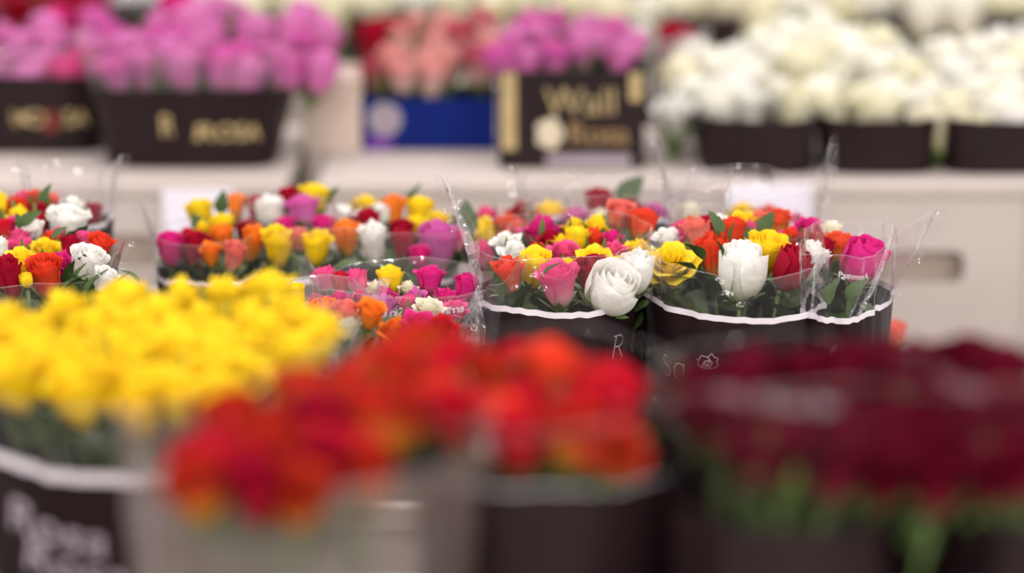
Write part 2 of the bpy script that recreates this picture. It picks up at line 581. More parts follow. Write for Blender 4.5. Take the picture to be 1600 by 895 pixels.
def add_leaf(root, p_world, direction, size, roll=0.0, nw=1.0):
    o = link('leaf', random.choice(LEAF), None, root)
    d = Vector(direction).normalized()
    q = d.to_track_quat('Y', 'Z').to_matrix() @ Matrix.Rotation(roll, 3, 'Y')
    M = Matrix.LocRotScale(Vector(p_world) - root.location, q.to_quaternion(), Vector((size * nw, size, size)))
    o.matrix_local = M
    return o

ROSES = []
def rose(colname, kind, centre, width, axis, base, label, group=None, style=None, parts=2, hscale=1.0, leaves=2, spin=None):
    """one rose: Empty at the stem's foot > bloom (> petal), calyx, stem, leaf"""
    st = style or random.choice(('cup', 'open', 'cup'))
    vi = random.randrange(4)
    B = BLOOM[(st, vi)]
    ax = Vector(axis).normalized()
    q = axis_rot(ax, random.uniform(0, 6.3) if spin is None else spin).to_quaternion()
    if st == 'open':
        width, hscale = width * 1.1, hscale / 1.1
    hz = width * hscale / B['top'] * 1.04
    b0 = Vector(centre) - ax * (B['top'] * 0.48 * hz)
    root = thing(kind, label, 'rose', tuple(base), group)
    T = Matrix.LocRotScale(b0 - root.location, q, Vector((width, width, hz)))
    mat = PET[colname]
    def setmat(o):
        o.material_slots[0].link = 'OBJECT'
        o.material_slots[0].material = mat
    if parts >= 3:
        o = link('bloom', B['core'], None, root)
        o.matrix_local = T
        setmat(o)
        for pm in B['outer']:
            p = link('petal', pm, None, o)
            setmat(p)
    else:
        o = link('bloom', B['full'], None, root)
        o.matrix_local = T
        setmat(o)
    foot = b0 - ax * (0.13 * width)
    if parts >= 2:
        c = link('calyx', CALYX[vi], None, root)
        c.matrix_local = Matrix.LocRotScale(b0 - root.location, q, Vector((width * 1.12, width * 1.12, hz * 1.0)))
    # stem: leaves the bloom along its axis, then bends down to the foot
    L = (foot - Vector(base)).length
    c1 = foot - ax * (0.15 * L)
    c2 = Vector(base) + Vector((0, 0, 1)) * 0.62 * L
    pts = []
    for i in range(7):
        t = i / 6.0
        p = foot * (1 - t) ** 3 + c1 * 3 * t * (1 - t) ** 2 + c2 * 3 * t * t * (1 - t) + Vector(base) * t ** 3
        pts.append(p - root.location)
    sr = 0.0021 if parts >= 2 else 0.0026
    link('stem', tube_mesh('stem', pts, [sr * 1.25] + [sr] * 6, 5), M_STEM, root)
    for k in range(leaves):
        t = random.uniform(0.03, 0.14) + 0.055 * k
        p = foot * (1 - t) ** 3 + c1 * 3 * t * (1 - t) ** 2 + c2 * 3 * t * t * (1 - t) + Vector(base) * t ** 3
        a = random.uniform(0, 6.3)
        to = (Vector(base) - p) * Vector((1, 1, 0))
        to = to / max(0.02, to.length) * 0.85
        add_leaf(root, p, (math.cos(a) + to.x, math.sin(a) + to.y, random.uniform(0.3, 1.2) + (0.5 if leaves < 3 else 0)), random.uniform(0.040, 0.066), random.uniform(-.5, .5))
    ROSES.append((Vector(centre), root))
    return root

COLW = {'white': 'white', 'ivory': 'ivory white', 'cream': 'cream', 'yellow': 'yellow', 'orange': 'orange', 'coral': 'orange-red', 'red': 'red',
        'flame': 'red and yellow', 'crimson': 'crimson', 'burgundy': 'dark red', 'magenta': 'magenta', 'pink': 'pink', 'lilac': 'lilac', 'orchid': 'orchid pink',
        'salmon': 'salmon', 'blush': 'red and cream', 'bicolor': 'orange and yellow', 'peach': 'peach pink'}
KINDN = {k: w.replace(' ', '_').replace('-', '_') + '_rose' for k, w in COLW.items()}
ORD = ['first', 'second', 'third', 'fourth', 'fifth', 'sixth', 'seventh', 'eighth', 'ninth', 'tenth', 'eleventh', 'twelfth', 'thirteenth', 'fourteenth', 'fifteenth',
       'sixteenth', 'seventeenth', 'eighteenth', 'nineteenth', 'twentieth', 'twenty-first', 'twenty-second', 'twenty-third', 'twenty-fourth', 'twenty-fifth']
FORM = {'cup': 'cupped', 'open': 'ruffled open', 'bud': 'half-closed', 'tulip': 'upright'}

def listed(rows, depth, sleeves, where, group, lean=3.0, zfoot=0.575, grow=1.28):
    """rows: (px, py, width px, colour, style, height/width, (lean x, lean toward viewer) or None, parts, own label)"""
    bycol = {}
    for i, r in enumerate(rows):
        bycol.setdefault(r[3], []).append(i)
    for i, r in enumerate(rows):
        px, py, w, col, st, hs, ln, parts, lab = r
        d = depth(py)
        c = at(px, py, d)
        h0 = hs
        w *= grow
        if st != 'bud':
            hs = max(hs, 0.88)
        c = c - Vector((0, 0, (hs * 1.0 - h0) * 0.36 * w * d / FPX if hs > h0 else 0.0))
        wd = w * d / FPX
        c = c - Vector((0, 0, {'open': 0.22, 'cup': 0.12}.get(st, 0.03) * wd))
        sl = min(sleeves, key=lambda s: (s[0] - c.x) ** 2 + ((s[1] - c.y) * 0.8) ** 2)
        if ln is None:
            ax = Vector((lean * (c.x - sl[0]) + random.uniform(-.12, .12), lean * 0.7 * (c.y - sl[1]) - 0.12 + random.uniform(-.12, .12), 1))
        else:
            ax = Vector((ln[0], -ln[1], 1))
        base = Vector((sl[0] + 0.36 * (c.x - sl[0]), sl[1] + 0.36 * (c.y - sl[1]), zfoot))
        if lab is None:
            g = sorted(bycol[col], key=lambda k: rows[k][0])
            k = g.index(i)
            cw = COLW[col]
            if len(g) == 1:
                lab = f'the only {cw} rose in the {where}'
            elif k == len(g) - 1:
                lab = f'{FORM[st]} {cw} rose, rightmost {cw} one of the {where}'
            elif k == 0:
                lab = f'{FORM[st]} {cw} rose, leftmost {cw} one of the {where}'
            else:
                lab = f'{FORM[st]} {cw} rose, {ORD[k]} {cw} one from left, {where}'
        rose(col, KINDN[col], c, wd, ax, base, lab, group, st, parts, hs, 4)

def inside(x, y, poly):
    c = False
    j = len(poly) - 1
    for i in range(len(poly)):
        xi, yi = poly[i]
        xj, yj = poly[j]
        if (yi > y) != (yj > y) and x < (xj - xi) * (y - yi) / (yj - yi) + xi:
            c = not c
        j = i
    return c

def heap(poly, w, ystep, depth, cols, sleeves, where, group, lean=3.2, zfoot=0.575, xs=0.82, styles=('cup', 'open', 'cup', 'tulip'), leaves=1, parts=2, seed=1, tilt=-0.15, big=1.0):
    """roses packed side by side in rows, one object each; the label counts along the row"""
    rnd = random.Random(seed)
    y0, y1 = min(p[1] for p in poly), max(p[1] for p in poly)
    x0, x1 = min(p[0] for p in poly), max(p[0] for p in poly)
    rows = []
    y, odd = y0 + ystep * 0.4, 0
    while y < y1:
        row = []
        x = x0 + (0.5 if odd else 0.0) * w * xs
        while x < x1:
            qx, qy = x + rnd.uniform(-.17, .17) * w, y + rnd.uniform(-.25, .25) * ystep
            if inside(qx, qy, poly):
                row.append((qx, qy))
            x += w * xs
        if row:
            rows.append(row)
        y += ystep
        odd = 1 - odd
    for ri, row in enumerate(rows):
        for k, (qx, qy) in enumerate(row):
            d = depth(qy)
            c = at(qx, qy, d) + Vector((0, 0, rnd.uniform(-0.006, 0.008)))
            sl = min(sleeves, key=lambda s: (s[0] - c.x) ** 2 + ((s[1] - c.y) * 0.8) ** 2)
            ax = Vector((lean * (c.x - sl[0]) + rnd.uniform(-.2, .2), lean * 0.8 * (c.y - sl[1]) + tilt + rnd.uniform(-.2, .2), 1))
            base = Vector((sl[0] + 0.4 * (c.x - sl[0]), sl[1] + 0.4 * (c.y - sl[1]), zfoot))
            col = rnd.choice(cols)
            rw = 'rearmost row' if ri == 0 else 'front row' if ri == len(rows) - 1 else ORD[ri] + ' row from rear'
            pl = 'alone' if len(row) == 1 else 'rightmost' if k == len(row) - 1 else 'leftmost' if k == 0 else ORD[k] + ' from left'
            rose(col, KINDN[col], c, w * big * rnd.uniform(1.15, 1.38) * d / FPX, ax, base, f'{COLW[col]} rose, {pl} in {rw}, {where}', group, rnd.choice(styles), parts, rnd.uniform(0.95, 1.1), leaves)

def ramp(ya, da, yb, db):
    return lambda y: da + (db - da) * (y - ya) / (yb - ya)

# ------------------------------------------------------------------ sleeves of printed film
class Sleeve:
    def __init__(s, cx, cy, a, b, zb, zrim, z0=0.575, k0=0.36, wr=0.003, corner=0.03, flare=0.018, seed=0, rot=0.0, front=0.0, power=2.3):
        s.cx, s.cy, s.a, s.b, s.zb, s.zrim, s.z0, s.k0, s.wr = cx, cy, a, b, zb, zrim, z0, k0, wr
        s.corner, s.flare, s.rot, s.front, s.power = corner, flare, rot, front, power
        r = random.Random(seed)
        s.ph = [r.uniform(0, 6.3) for _ in range(6)]
        s.cl, s.cr = 1.0, 1.0
        s.slope = 0.0

    def seam(s, th):
        """1 at the two side seams (th = +-90 deg)"""
        l = math.exp(-((math.atan2(math.sin(th + PI / 2), math.cos(th + PI / 2))) / 0.16) ** 2) * s.cl
        r = math.exp(-((math.atan2(math.sin(th - PI / 2), math.cos(th - PI / 2))) / 0.16) ** 2) * s.cr
        return l + r

    def p(s, th, z, off=0.0):
        t = (z - s.z0) / (s.zb - s.z0)
        k = s.k0 + (1 - s.k0) * t
        up = max(0.0, (z - s.zb) / 0.08)
        sx, cy = math.sin(th), math.cos(th)
        e = 2.0 / s.power
        ux = math.copysign(abs(sx) ** e, sx)
        uy = -math.copysign(abs(cy) ** e, cy)
        w = s.wr * min(1.3, t) * (math.sin(5 * th + s.ph[0] + 9 * z) + 0.6 * math.sin(11 * th + s.ph[1] - 14 * z) + 0.5 * math.sin(17 * th + s.ph[2] + 21 * z)) 
        g = s.flare * up * s.seam(th)
        x = (s.a * k + w + g + off) * ux
        y = (s.b * k + w + off) * uy
        cr, sr = math.cos(s.rot), math.sin(s.rot)
        return Vector((s.cx + x * cr - y * sr, s.cy + x * sr + y * cr, z))

    def border(s, th):
        return s.zb - s.slope * math.sin(th) + 0.0016 * math.sin(4 * th + s.ph[3]) + 0.0007 * math.sin(31 * th + s.ph[4]) + 0.0006 * math.sin(67 * th) + 0.0004 * math.sin(113 * th + 1)

    def rim(s, th):
        return s.zrim + s.corner * s.seam(th) + 0.003 * math.sin(3 * th + s.ph[5]) + s.front * max(0, math.cos(th)) + 0.0008 * math.sin(7 * th)

def sleeve(S_, label, group=None, panel=True, film=None, bw=0.0058, name='bouquet_sleeve', n=72, panel_mat=None, fins=True, gap=None):
    film = film or M_FILM
    base = Vector((S_.cx, S_.cy, S_.z0))
    root = thing(name, label, 'flower sleeve', tuple(base), group)
    def grid(nm, lo, hi, rows, mat, off=0.0):
        v, f = [], []
        for j in range(rows + 1):
            for i in range(n):
                th = 2 * PI * i / n
                z0_, z1_ = lo(th), hi(th)
                z = z0_ + (z1_ - z0_) * j / rows
                v.append(S_.p(th, z, off) - base)
        for j in range(rows):
            for i in range(n):
                i2 = (i + 1) % n
                f.append((j * n + i, j * n + i2, (j + 1) * n + i2, (j + 1) * n + i))
        return link(nm, mesh(nm, v, f), mat, root)
    if panel:
        grid('printed_panel', lambda t: S_.z0, lambda t: S_.border(t), 10, panel_mat or M_DARK)
        if bw >= 0.001:
            grid('white_border', lambda t: S_.border(t) - bw * 0.1, lambda t: S_.border(t) + bw, 1, M_BORDER, 0.0004)
        grid('clear_film', lambda t: S_.border(t) + bw * 0.5, S_.rim, 10, film)
    else:
        grid('clear_film', lambda t: S_.z0, S_.rim, 18, film)
    v, f = [], []
    for i in range(n):
        th = 2 * PI * i / n
        z = S_.rim(th)
        v += [S_.p(th, z - 0.0007, 0.0003) - base, S_.p(th, z + 0.0003, 0.0003) - base]
    for i in range(n):
        j = (i + 1) % n
        f.append((2 * i, 2 * j, 2 * j + 1, 2 * i + 1))
    link('film_edge', mesh('film_edge', v, f), M_EDGE, root)
    if fins:
        for sgn in (-1, 1):
            v, f = [], []
            m = 14
            for j in range(m + 1):
                z = S_.z0 + 0.1 + (S_.rim(sgn * PI / 2) - S_.z0 - 0.1) * j / m
                q = S_.p(sgn * PI / 2, z) - base
                d = Vector((math.cos(S_.rot), math.sin(S_.rot), 0)) * sgn
                v += [q - d * 0.0005, q + d * (0.009 + 0.003 * math.sin(z * 40)) + Vector((0, 0.002 * math.sin(z * 60), 0))]
            for j in range(m):
                f.append((2 * j, 2 * j + 1, 2 * j + 3, 2 * j + 2))
            link('seam', mesh('seam', v, f), film, root)
    return root

def ribbon(S_, root, name, lines, th0, z0, wdt, mat, off=0.0012, slant=0.0, mirror=False):
    """strokes given in metres on the sleeve's surface, drawn as thin raised print"""
    v, f = [], []
    base = root.location
    for L in lines:
        o = len(v)
        for i, (u, w) in enumerate(L):
            a, b = L[max(0, i - 1)], L[min(len(L) - 1, i + 1)]
            dx, dy = b[0] - a[0], b[1] - a[1]
            q = math.hypot(dx, dy) or 1
            nx, ny = -dy / q * wdt / 2, dx / q * wdt / 2
            for sg in (-1, 1):
                uu, ww = u + sg * nx, w + sg * ny
                uu += slant * ww
                v.append(wrap(S_, th0, z0, uu, ww, off) - base)
        for i in range(len(L) - 1):
            f.append((o + 2 * i, o + 2 * i + 1, o + 2 * i + 3, o + 2 * i + 2))
    return link(name, mesh(name, v, f, False), mat, root)

def wrap(S_, th0, z0, u, w, off):
    th, left = th0, u
    z = z0 + w
    for _ in range(6):
        a = S_.p(th, z)
        b = S_.p(th + 0.01, z)
        sp = max(0.02, (b - a).length / 0.01)
        th += left / 6.0 / sp
    return S_.p(th, z, off)

def text_mesh(body, size, bold=0.0, shear=0.0, res=3):
    c = bpy.data.curves.new('lettering', 'FONT')
    c.body = body
    c.size = size
    c.offset = bold
    c.shear = shear
    c.resolution_u = res
    c.align_x = 'CENTER'
    o = bpy.data.objects.new('lettering', c)
    C.objects.link(o)
    dg = bpy.context.evaluated_depsgraph_get()
    me = bpy.data.meshes.new_from_object(o.evaluated_get(dg))
    bpy.data.objects.remove(o)
    bm = bmesh.new()
    bm.from_mesh(me)
    me.clear_geometry()
    bm.to_mesh(me)
    bm.free()
    me.materials.clear()
    return me

def wrap_text(S_, root, body, th0, z0, size, mat, bold=0.0, shear=0.0, mirror=False, off=0.0012, rise=0.0):
    me = text_mesh(body, size, bold, shear)
    me.transform(Matrix.Identity(4))
    for vt in me.vertices:
        u = -vt.co.x if mirror else vt.co.x
        vt.co = wrap(S_, th0, z0, u, vt.co.y + rise * u, off) - root.location
    me.update()
    o = link('lettering', me, mat, root)
    return o

def arc(cx, cy, rx, ry, a0, a1, n=14):
    return [(cx + rx * math.cos(math.radians(a0 + (a1 - a0) * i / n)), cy + ry * math.sin(math.radians(a0 + (a1 - a0) * i / n))) for i in range(n + 1)]

def SL(px, d, **k):
    """sleeve whose centre line crosses the border plane at depth d under pixel px"""
    x = (px - 800.0) / FPX * d
    h = CAMZ - k['zb']
    y = (d - h * SP) / CP
    return Sleeve(x, y, **k)

# ---- the sharp mixed bouquet: five sleeves side by side
sA = SL(877, 3.05, k0=0.82, a=0.088, b=0.135, zb=1.063, zrim=1.128, seed=3, corner=0.055, flare=0.026, front=-0.006, rot=-0.14)
sA.cr = 0.15
sB = SL(1141, 3.02, k0=0.82, a=0.0885, b=0.135, zb=1.063, zrim=1.115, seed=5, corner=0.03, flare=0.006, front=-0.004, rot=0.24)
sB.cl = 0.2
sC = SL(1322, 3.00, a=0.043, b=0.11, zb=1.062, zrim=1.130, seed=8, corner=0.035, flare=0.03, rot=-0.25)
sC.cl = 0.1
sD = SL(940, 3.33, a=0.09, b=0.10, zb=1.075, zrim=1.135, seed=13, corner=0.02, flare=0.004)
sE = SL(1160, 3.31, a=0.085, b=0.10, zb=1.075, zrim=1.14, seed=17, corner=0.055, flare=0.002)
rA = sleeve(sA, 'clear sleeve with wavy white print line and tall pointed corner, sharp bouquet', 'sleeves of the sharp mixed bouquet', film=M_FILM3)
rB = sleeve(sB, 'clear sleeve with white print line below the big white upright rose', 'sleeves of the sharp mixed bouquet', film=M_FILM3)
rC = sleeve(sC, 'narrow sleeve with a slanting pointed corner beside the magenta rose', 'sleeves of the sharp mixed bouquet', film=M_FILM3)
rD = sleeve(sD, 'clear sleeve round the rear roses behind the orange-red ones', 'sleeves of the sharp mixed bouquet', film=M_FILM3)
rE = sleeve(sE, 'clear sleeve with an upright spike behind the big white upright rose', 'sleeves of the sharp mixed bouquet', film=M_FILM3)
SF = [(s.cx, s.cy) for s in (sA, sB, sC, sD, sE)]

# folded corners of the film that stand off the sleeves
M_FOLD = film_mat('folded_film', 0.16, gloss=0.12, wr=30)
def fold(root, left, right, d0, d1):
    v, f = [], []
    n = len(left)
    for i in range(n):
        d = d0 + (d1 - d0) * i / (n - 1)
        a, b = at(*left[i], d), at(*right[i], d + 0.004)
        m = (a + b) / 2 + Vector((0, 0.006, 0))
        v += [a - root.location, m - root.location, b - root.location]
    for i in range(n - 1):
        for k in range(2):
            f.append((3 * i + k, 3 * i + k + 1, 3 * i + k + 4, 3 * i + k + 3))
    return link('corner_fold', mesh('corner_fold', v, f), M_FOLD, root)
fold(rA, [(696, 272), (703, 312), (716, 352), (730, 398), (740, 440), (747, 470)], [(697, 272), (712, 314), (731, 354), (747, 396), (753, 436), (756, 470)], 3.00, 2.99)
fold(rA, [(742, 452), (731, 478), (719, 512), (716, 540)], [(744, 452), (753, 478), (759, 512), (757, 540)], 2.97, 2.95)
fold(rE, [(1143, 256), (1138, 285), (1130, 318), (1123, 352)], [(1144, 256), (1142, 285), (1136, 318), (1130, 352)], 3.2, 3.2)
fold(rC, [(1394, 352), (1380, 398), (1358, 452), (1330, 505), (1302, 556)], [(1397, 352), (1388, 398), (1366, 454), (1338, 508), (1309, 560)], 2.98, 2.93)
fold(rC, [(1346, 440), (1336, 470), (1316, 512), (1294, 556)], [(1350, 441), (1341, 472), (1321, 514), (1298, 558)], 2.92, 2.90)
fold(rB, [(1272, 392), (1270, 440), (1266, 490), (1256, 545)], [(1276, 392), (1274, 440), (1271, 490), (1262, 545)], 2.95, 2.93)
# printed writing on the sharp sleeves
H_ = 0.024
def th_for(S_, px, z, d):
    """angle on the front of a sleeve that shows at pixel px"""
    best = min((abs(800 + S_.p(math.radians(t), z).x / (S_.p(math.radians(t), z).y * CP + (CAMZ - z) * SP) * FPX - px), t) for t in range(-88, 89))
    return math.radians(best[1])
zR = 1.012
ribbon(sA, rA, 'lettering', [[(0, 0), (0.0, H_)], [(-0.004, H_)] + [(0.004, H_)] + arc(0.006, H_ * 0.76, 0.0085, H_ * 0.24, 90, -90) + [(0.001, H_ * 0.52)], [(0.006, H_ * 0.52), (0.015, 0)]],
       th_for(sA, 956, zR + 0.01, 2.95), zR, 0.0013, M_LETTER, slant=0.2)
ribbon(sA, rA, 'lettering', [arc(0.0, H_ * 0.30, 0.0062, H_ * 0.36, 0, 360, 20)], th_for(sA, 988, zR + 0.01, 2.95), zR, 0.001, M_LETTER, slant=0.1)
zO = 1.000
ribbon(sB, rB, 'lettering', [arc(0.0, H_ * 0.32, 0.0066, H_ * 0.40, 0, 360, 20)], th_for(sB, 1023, zO + 0.01, 2.95), zO, 0.001, M_LETTER, slant=-0.25)
ribbon(sB, rB, 'lettering', [arc(0.0, H_ * 0.5, 0.0055, H_ * 0.2, 40, 200, 10) + arc(0.0005, H_ * 0.06, 0.0066, H_ * 0.24, 110, -150, 12)], th_for(sB, 1043, zO + 0.01, 2.95), zO - 0.002, 0.0012, M_LETTER, slant=-0.15)
ribbon(sB, rB, 'lettering', [arc(0.0, H_ * 0.25, 0.0075, H_ * 0.34, 50, 310, 18), [(0.006, H_ * 0.62), (0.0062, -0.002), (0.009, -0.003)]], th_for(sB, 1062, zO + 0.01, 2.95), zO - 0.003, 0.0011, M_LETTER, slant=0.1)
fw = 0.001
ribbon(sB, rB, 'flower_emblem', [
    [(-0.013, 0.004), (-0.009, 0.0045), (-0.011, -0.001), (-0.007, -0.003), (0.0, -0.004), (0.008, -0.003), (0.012, 0.0), (0.010, 0.004)],
    [(-0.009, 0.0045), (-0.006, 0.009), (0.001, 0.008), (0.005, 0.012), (0.008, 0.008), (0.012, 0.007), (0.010, 0.004)],
    [(-0.006, -0.002), (-0.003, 0.002), (0.003, 0.006), (0.001, 0.001), (-0.005, -0.002), (0.003, -0.002), (0.006, 0.002), (0.001, 0.008)],
    arc(0.0005, 0.002, 0.0032, 0.0024, 0, 320, 10)], th_for(sB, 1106, 1.02, 2.93), 1.016, fw, M_LETTER)
wrap_text(sC, rC, 'Pammmnn A', th_for(sC, 1342, 1.09, 3.0), 1.107, 0.009, M_BORDER, 0.0, 0.0, rise=-0.12)

focus_rows = [
    # front row
    (793, 372, 44, 'white', 'open', 0.8, (-.15, .2), 2, 'white ruffled rose high behind the clear film by the pointed sleeve corner'),
    (806, 387, 46, 'white', 'open', 0.8, (.05, .3), 2, 'white ruffled rose just above the orange-red upright rose'),
    (794, 432, 46, 'coral', 'tulip', 1.05, (-.1, .15), 3, 'orange-red upright rose at the left corner of the sharp bouquet'),
    (836, 420, 54, 'yellow', 'tulip', 0.85, (-.05, .3), 3, 'yellow rose between the orange-red upright rose and a pink one'),
    (874, 444, 56, 'pink', 'tulip', 1.05, (-.1, .25), 3, 'pink rose with pale lower petals beside the big white rose'),
    (923, 428, 50, 'crimson', 'tulip', 1.0, (.0, .35), 3, 'crimson rose touching the top edge of the big white rose'),
    (954, 451, 72, 'white', 'bud', 0.84, (.42, .62), 3, 'big half-closed white rose tilted over the wavy white print line'),
    (995, 425, 44, 'white', 'bud', 1.2, (.1, .1), 3, 'slim white rose between the big white rose and a yellow one'),
    (931, 399, 62, 'yellow', 'open', 0.75, (.0, .35), 3, 'yellow open rose right above the crimson rose'),
    (971, 414, 34, 'yellow', 'cup', 0.8, None, 2, 'small yellow rose tucked between crimson and slim white roses'),
    (887, 412, 44, 'yellow', 'open', 0.7, None, 2, None),
    (959, 388, 50, 'pink', 'open', 0.8, (0, .3), 3, 'pink ruffled rose above the slim white rose'),
    (881, 389, 50, 'pink', 'open', 0.85, (0, .25), 3, 'pink ruffled rose between two yellow ones, rear of the orange-red'),
    (862, 366, 54, 'crimson', 'open', 0.6, (-.1, .2), 2, None),
    (927, 367, 42, 'coral', 'open', 0.9, None, 2, None),
    (900, 371, 36, 'yellow', 'cup', 0.9, None, 2, None),
    (877, 371, 34, 'yellow', 'open', 0.6, None, 2, None),
    (955, 367, 40, 'magenta', 'open', 0.7, None, 2, None),
    (896, 348, 36, 'yellow', 'open', 0.8, None, 2, None),
    (931, 344, 46, 'yellow', 'open', 0.7, None, 2, None),
    (995, 382, 42, 'yellow', 'open', 0.7, None, 2, None),
    (969, 333, 42, 'salmon', 'cup', 0.9, None, 2, None),
    (1004, 348, 42, 'coral', 'cup', 1.0, None, 2, None),
    (846, 347, 56, 'magenta', 'open', 0.75, None, 2, None),
    (842, 386, 34, 'coral', 'open', 0.7, None, 2, None),
    (1048, 400, 70, 'yellow', 'open', 0.86, (-.2, .75), 3, 'large ruffled yellow rose with a dark leaf across it'),
    (1045, 365, 46, 'white', 'open', 0.7, (0, .1), 2, None),
    (1073, 364, 44, 'pink', 'open', 0.8, None, 2, None),
    (1158, 422, 60, 'white', 'bud', 1.22, (.02, .12), 3, 'white upright rose with green sepals, beside a large yellow rose'),
    (1191, 397, 66, 'yellow', 'tulip', 0.95, (.3, .3), 3, 'large yellow rose directly beside the white upright rose'),
    (1114, 398, 42, 'coral', 'tulip', 1.35, (-.1, .1), 3, 'tall orange-red rose between large yellow and white upright roses'),
    (1146, 362, 42, 'coral', 'cup', 1.0, None, 2, None),
    (1089, 366, 42, 'salmon', 'cup', 1.1, None, 2, None),
    (1067, 350, 44, 'pink', 'open', 0.6, None, 2, None),
    (1107, 354, 34, 'crimson', 'cup', 1.0, None, 2, None),
    (1235, 418, 46, 'crimson', 'bud', 1.25, (.4, .2), 3, 'slim crimson rose with long sepals beside a pointed white one'),
    (1268, 409, 40, 'white', 'tulip', 1.25, (.35, .1), 3, 'white rose behind the film seam, between two crimson roses'),
    (1232, 366, 40, 'coral', 'open', 0.9, None, 2, None),
    (1263, 347, 50, 'magenta', 'open', 0.7, None, 2, None),
    (1270, 370, 48, 'crimson', 'open', 0.8, (.2, .2), 2, None),
    (1214, 370, 46, 'pink', 'open', 0.7, None, 2, None),
    (1311, 383, 44, 'bicolor', 'cup', 0.9, (.2, .25), 3, None),
    (1300, 364, 30, 'cream', 'cup', 1.1, None, 2, None),
    (1348, 408, 54, 'magenta', 'bud', 1.1, (.45, .3), 3, 'magenta rose behind the slanting sleeve corner'),
    (1288, 394, 32, 'crimson', 'cup', 1.2, None, 2, None),
    (1171, 353, 44, 'pink', 'open', 0.7, None, 2, None),
    (1080, 345, 46, 'coral', 'open', 0.6, None, 2, None),
    (1125, 341, 40, 'white', 'open', 0.6, None, 2, None),
    (1163, 336, 48, 'yellow', 'open', 0.6, None, 2, None),
    (1190, 334, 36, 'salmon', 'open', 0.6, None, 2, None),
    (1216, 345, 34, 'bicolor', 'cup', 1.0, None, 2, None),
]
rear_rows = [
    (935, 310, 40, 'crimson', 'cup', 0.95, None, 2, 'crimson rose standing highest along the rear of the sharp bouquet'),
    (985, 319, 46, 'crimson', 'open', 0.7, None, 2, None),
    (862, 321, 58, 'yellow', 'open', 0.6, None, 2, None),
    (817, 322, 44, 'crimson', 'open', 0.7, None, 2, None),
    (900, 330, 50, 'lilac', 'open', 0.6, None, 2, None),
    (939, 331, 36, 'cream', 'open', 0.6, None, 2, None),
    (1022, 325, 44, 'lilac', 'open', 0.7, None, 2, None),
    (1078, 332, 36, 'cream', 'cup', 0.9, None, 2, None),
    (1160, 322, 46, 'yellow', 'open', 0.6, None, 2, None),
    (752, 366, 54, 'yellow', 'cup', 0.9, None, 2, None),
    (790, 345, 44, 'bicolor', 'open', 0.8, None, 2, None),
    (812, 352, 40, 'salmon', 'open', 0.8, None, 2, None),
    (762, 330, 40, 'pink', 'open', 0.8, None, 2, None),
    (756, 395, 38, 'pink', 'cup', 1.0, None, 2, None),
    (728, 356, 34, 'white', 'open', 0.8, None, 2, None),
    (1240, 338, 36, 'pink', 'open', 0.7, None, 2, None),
    (1200, 326, 36, 'coral', 'open', 0.7, None, 2, None),
]
listed(focus_rows, ramp(457, 2.93, 330, 3.19), SF, 'sharp mixed bouquet', 'roses of the sharp mixed bouquet', grow=1.40)
listed(rear_rows, ramp(395, 3.26, 310, 3.46), [(sD.cx, sD.cy), (sE.cx, sE.cy)], 'sharp bouquet\'s blurred rear row', 'roses behind the sharp mixed bouquet')

def nearest_root(p):
    return min(ROSES, key=lambda t: (t[0] - p).length)[1]

def photo_leaf(px, py, d, size_px, dx, dz, dy=0.0, roll=0.0, nw=1.0):
    """a large leaf seen centred at px, py; grows along (dx, dy, dz); a part of the rose beside it"""
    p = at(px, py, d)
    sz = size_px * d / FPX
    dr = Vector((dx, dy, dz)).normalized()
    add_leaf(nearest_root(p), p - dr * sz * 0.5, dr, sz, roll, nw)

for a in ((1070, 412, 2.87, 46, -0.9, 0.5, -0.2, 0.4, 0.8), (1122, 349, 3.05, 46, -0.05, 1, 0.2, 0.5), (1197, 349, 3.08, 42, 0.5, 1, 0.1, 0.9), (1142, 362, 3.02, 34, 0.1, 1, 0, 0.4, 0.5),
          (1080, 318, 3.42, 46, 0.1, 0.6, 0.9, 0.2), (984, 297, 3.5, 60, 0.7, 0.9, 0.1, 1.0), (846, 384, 3.02, 34, -0.2, 1, 0, 0.4, 0.5), (858, 418, 2.91, 36, 0.7, 1, 0, 0.4, 0.4),
          (727, 345, 3.3, 64, 0.1, 1, 0.1, 0.9), (1335, 452, 2.92, 50, 0.35, 1, -0.1, 0.8), (1090, 390, 2.95, 40, -0.5, 0.9, 0.0, 0.7), (1330, 478, 2.9, 40, -0.5, -0.9, 0.0, 0.7),
          (780, 445, 2.94, 44, -0.1, 1, 0, 0.8), (1127, 385, 2.93, 34, -0.1, 1, 0, 0.4, 0.5), (1296, 455, 2.93, 44, 0.1, 1, 0, 0.6)):
    photo_leaf(*a)

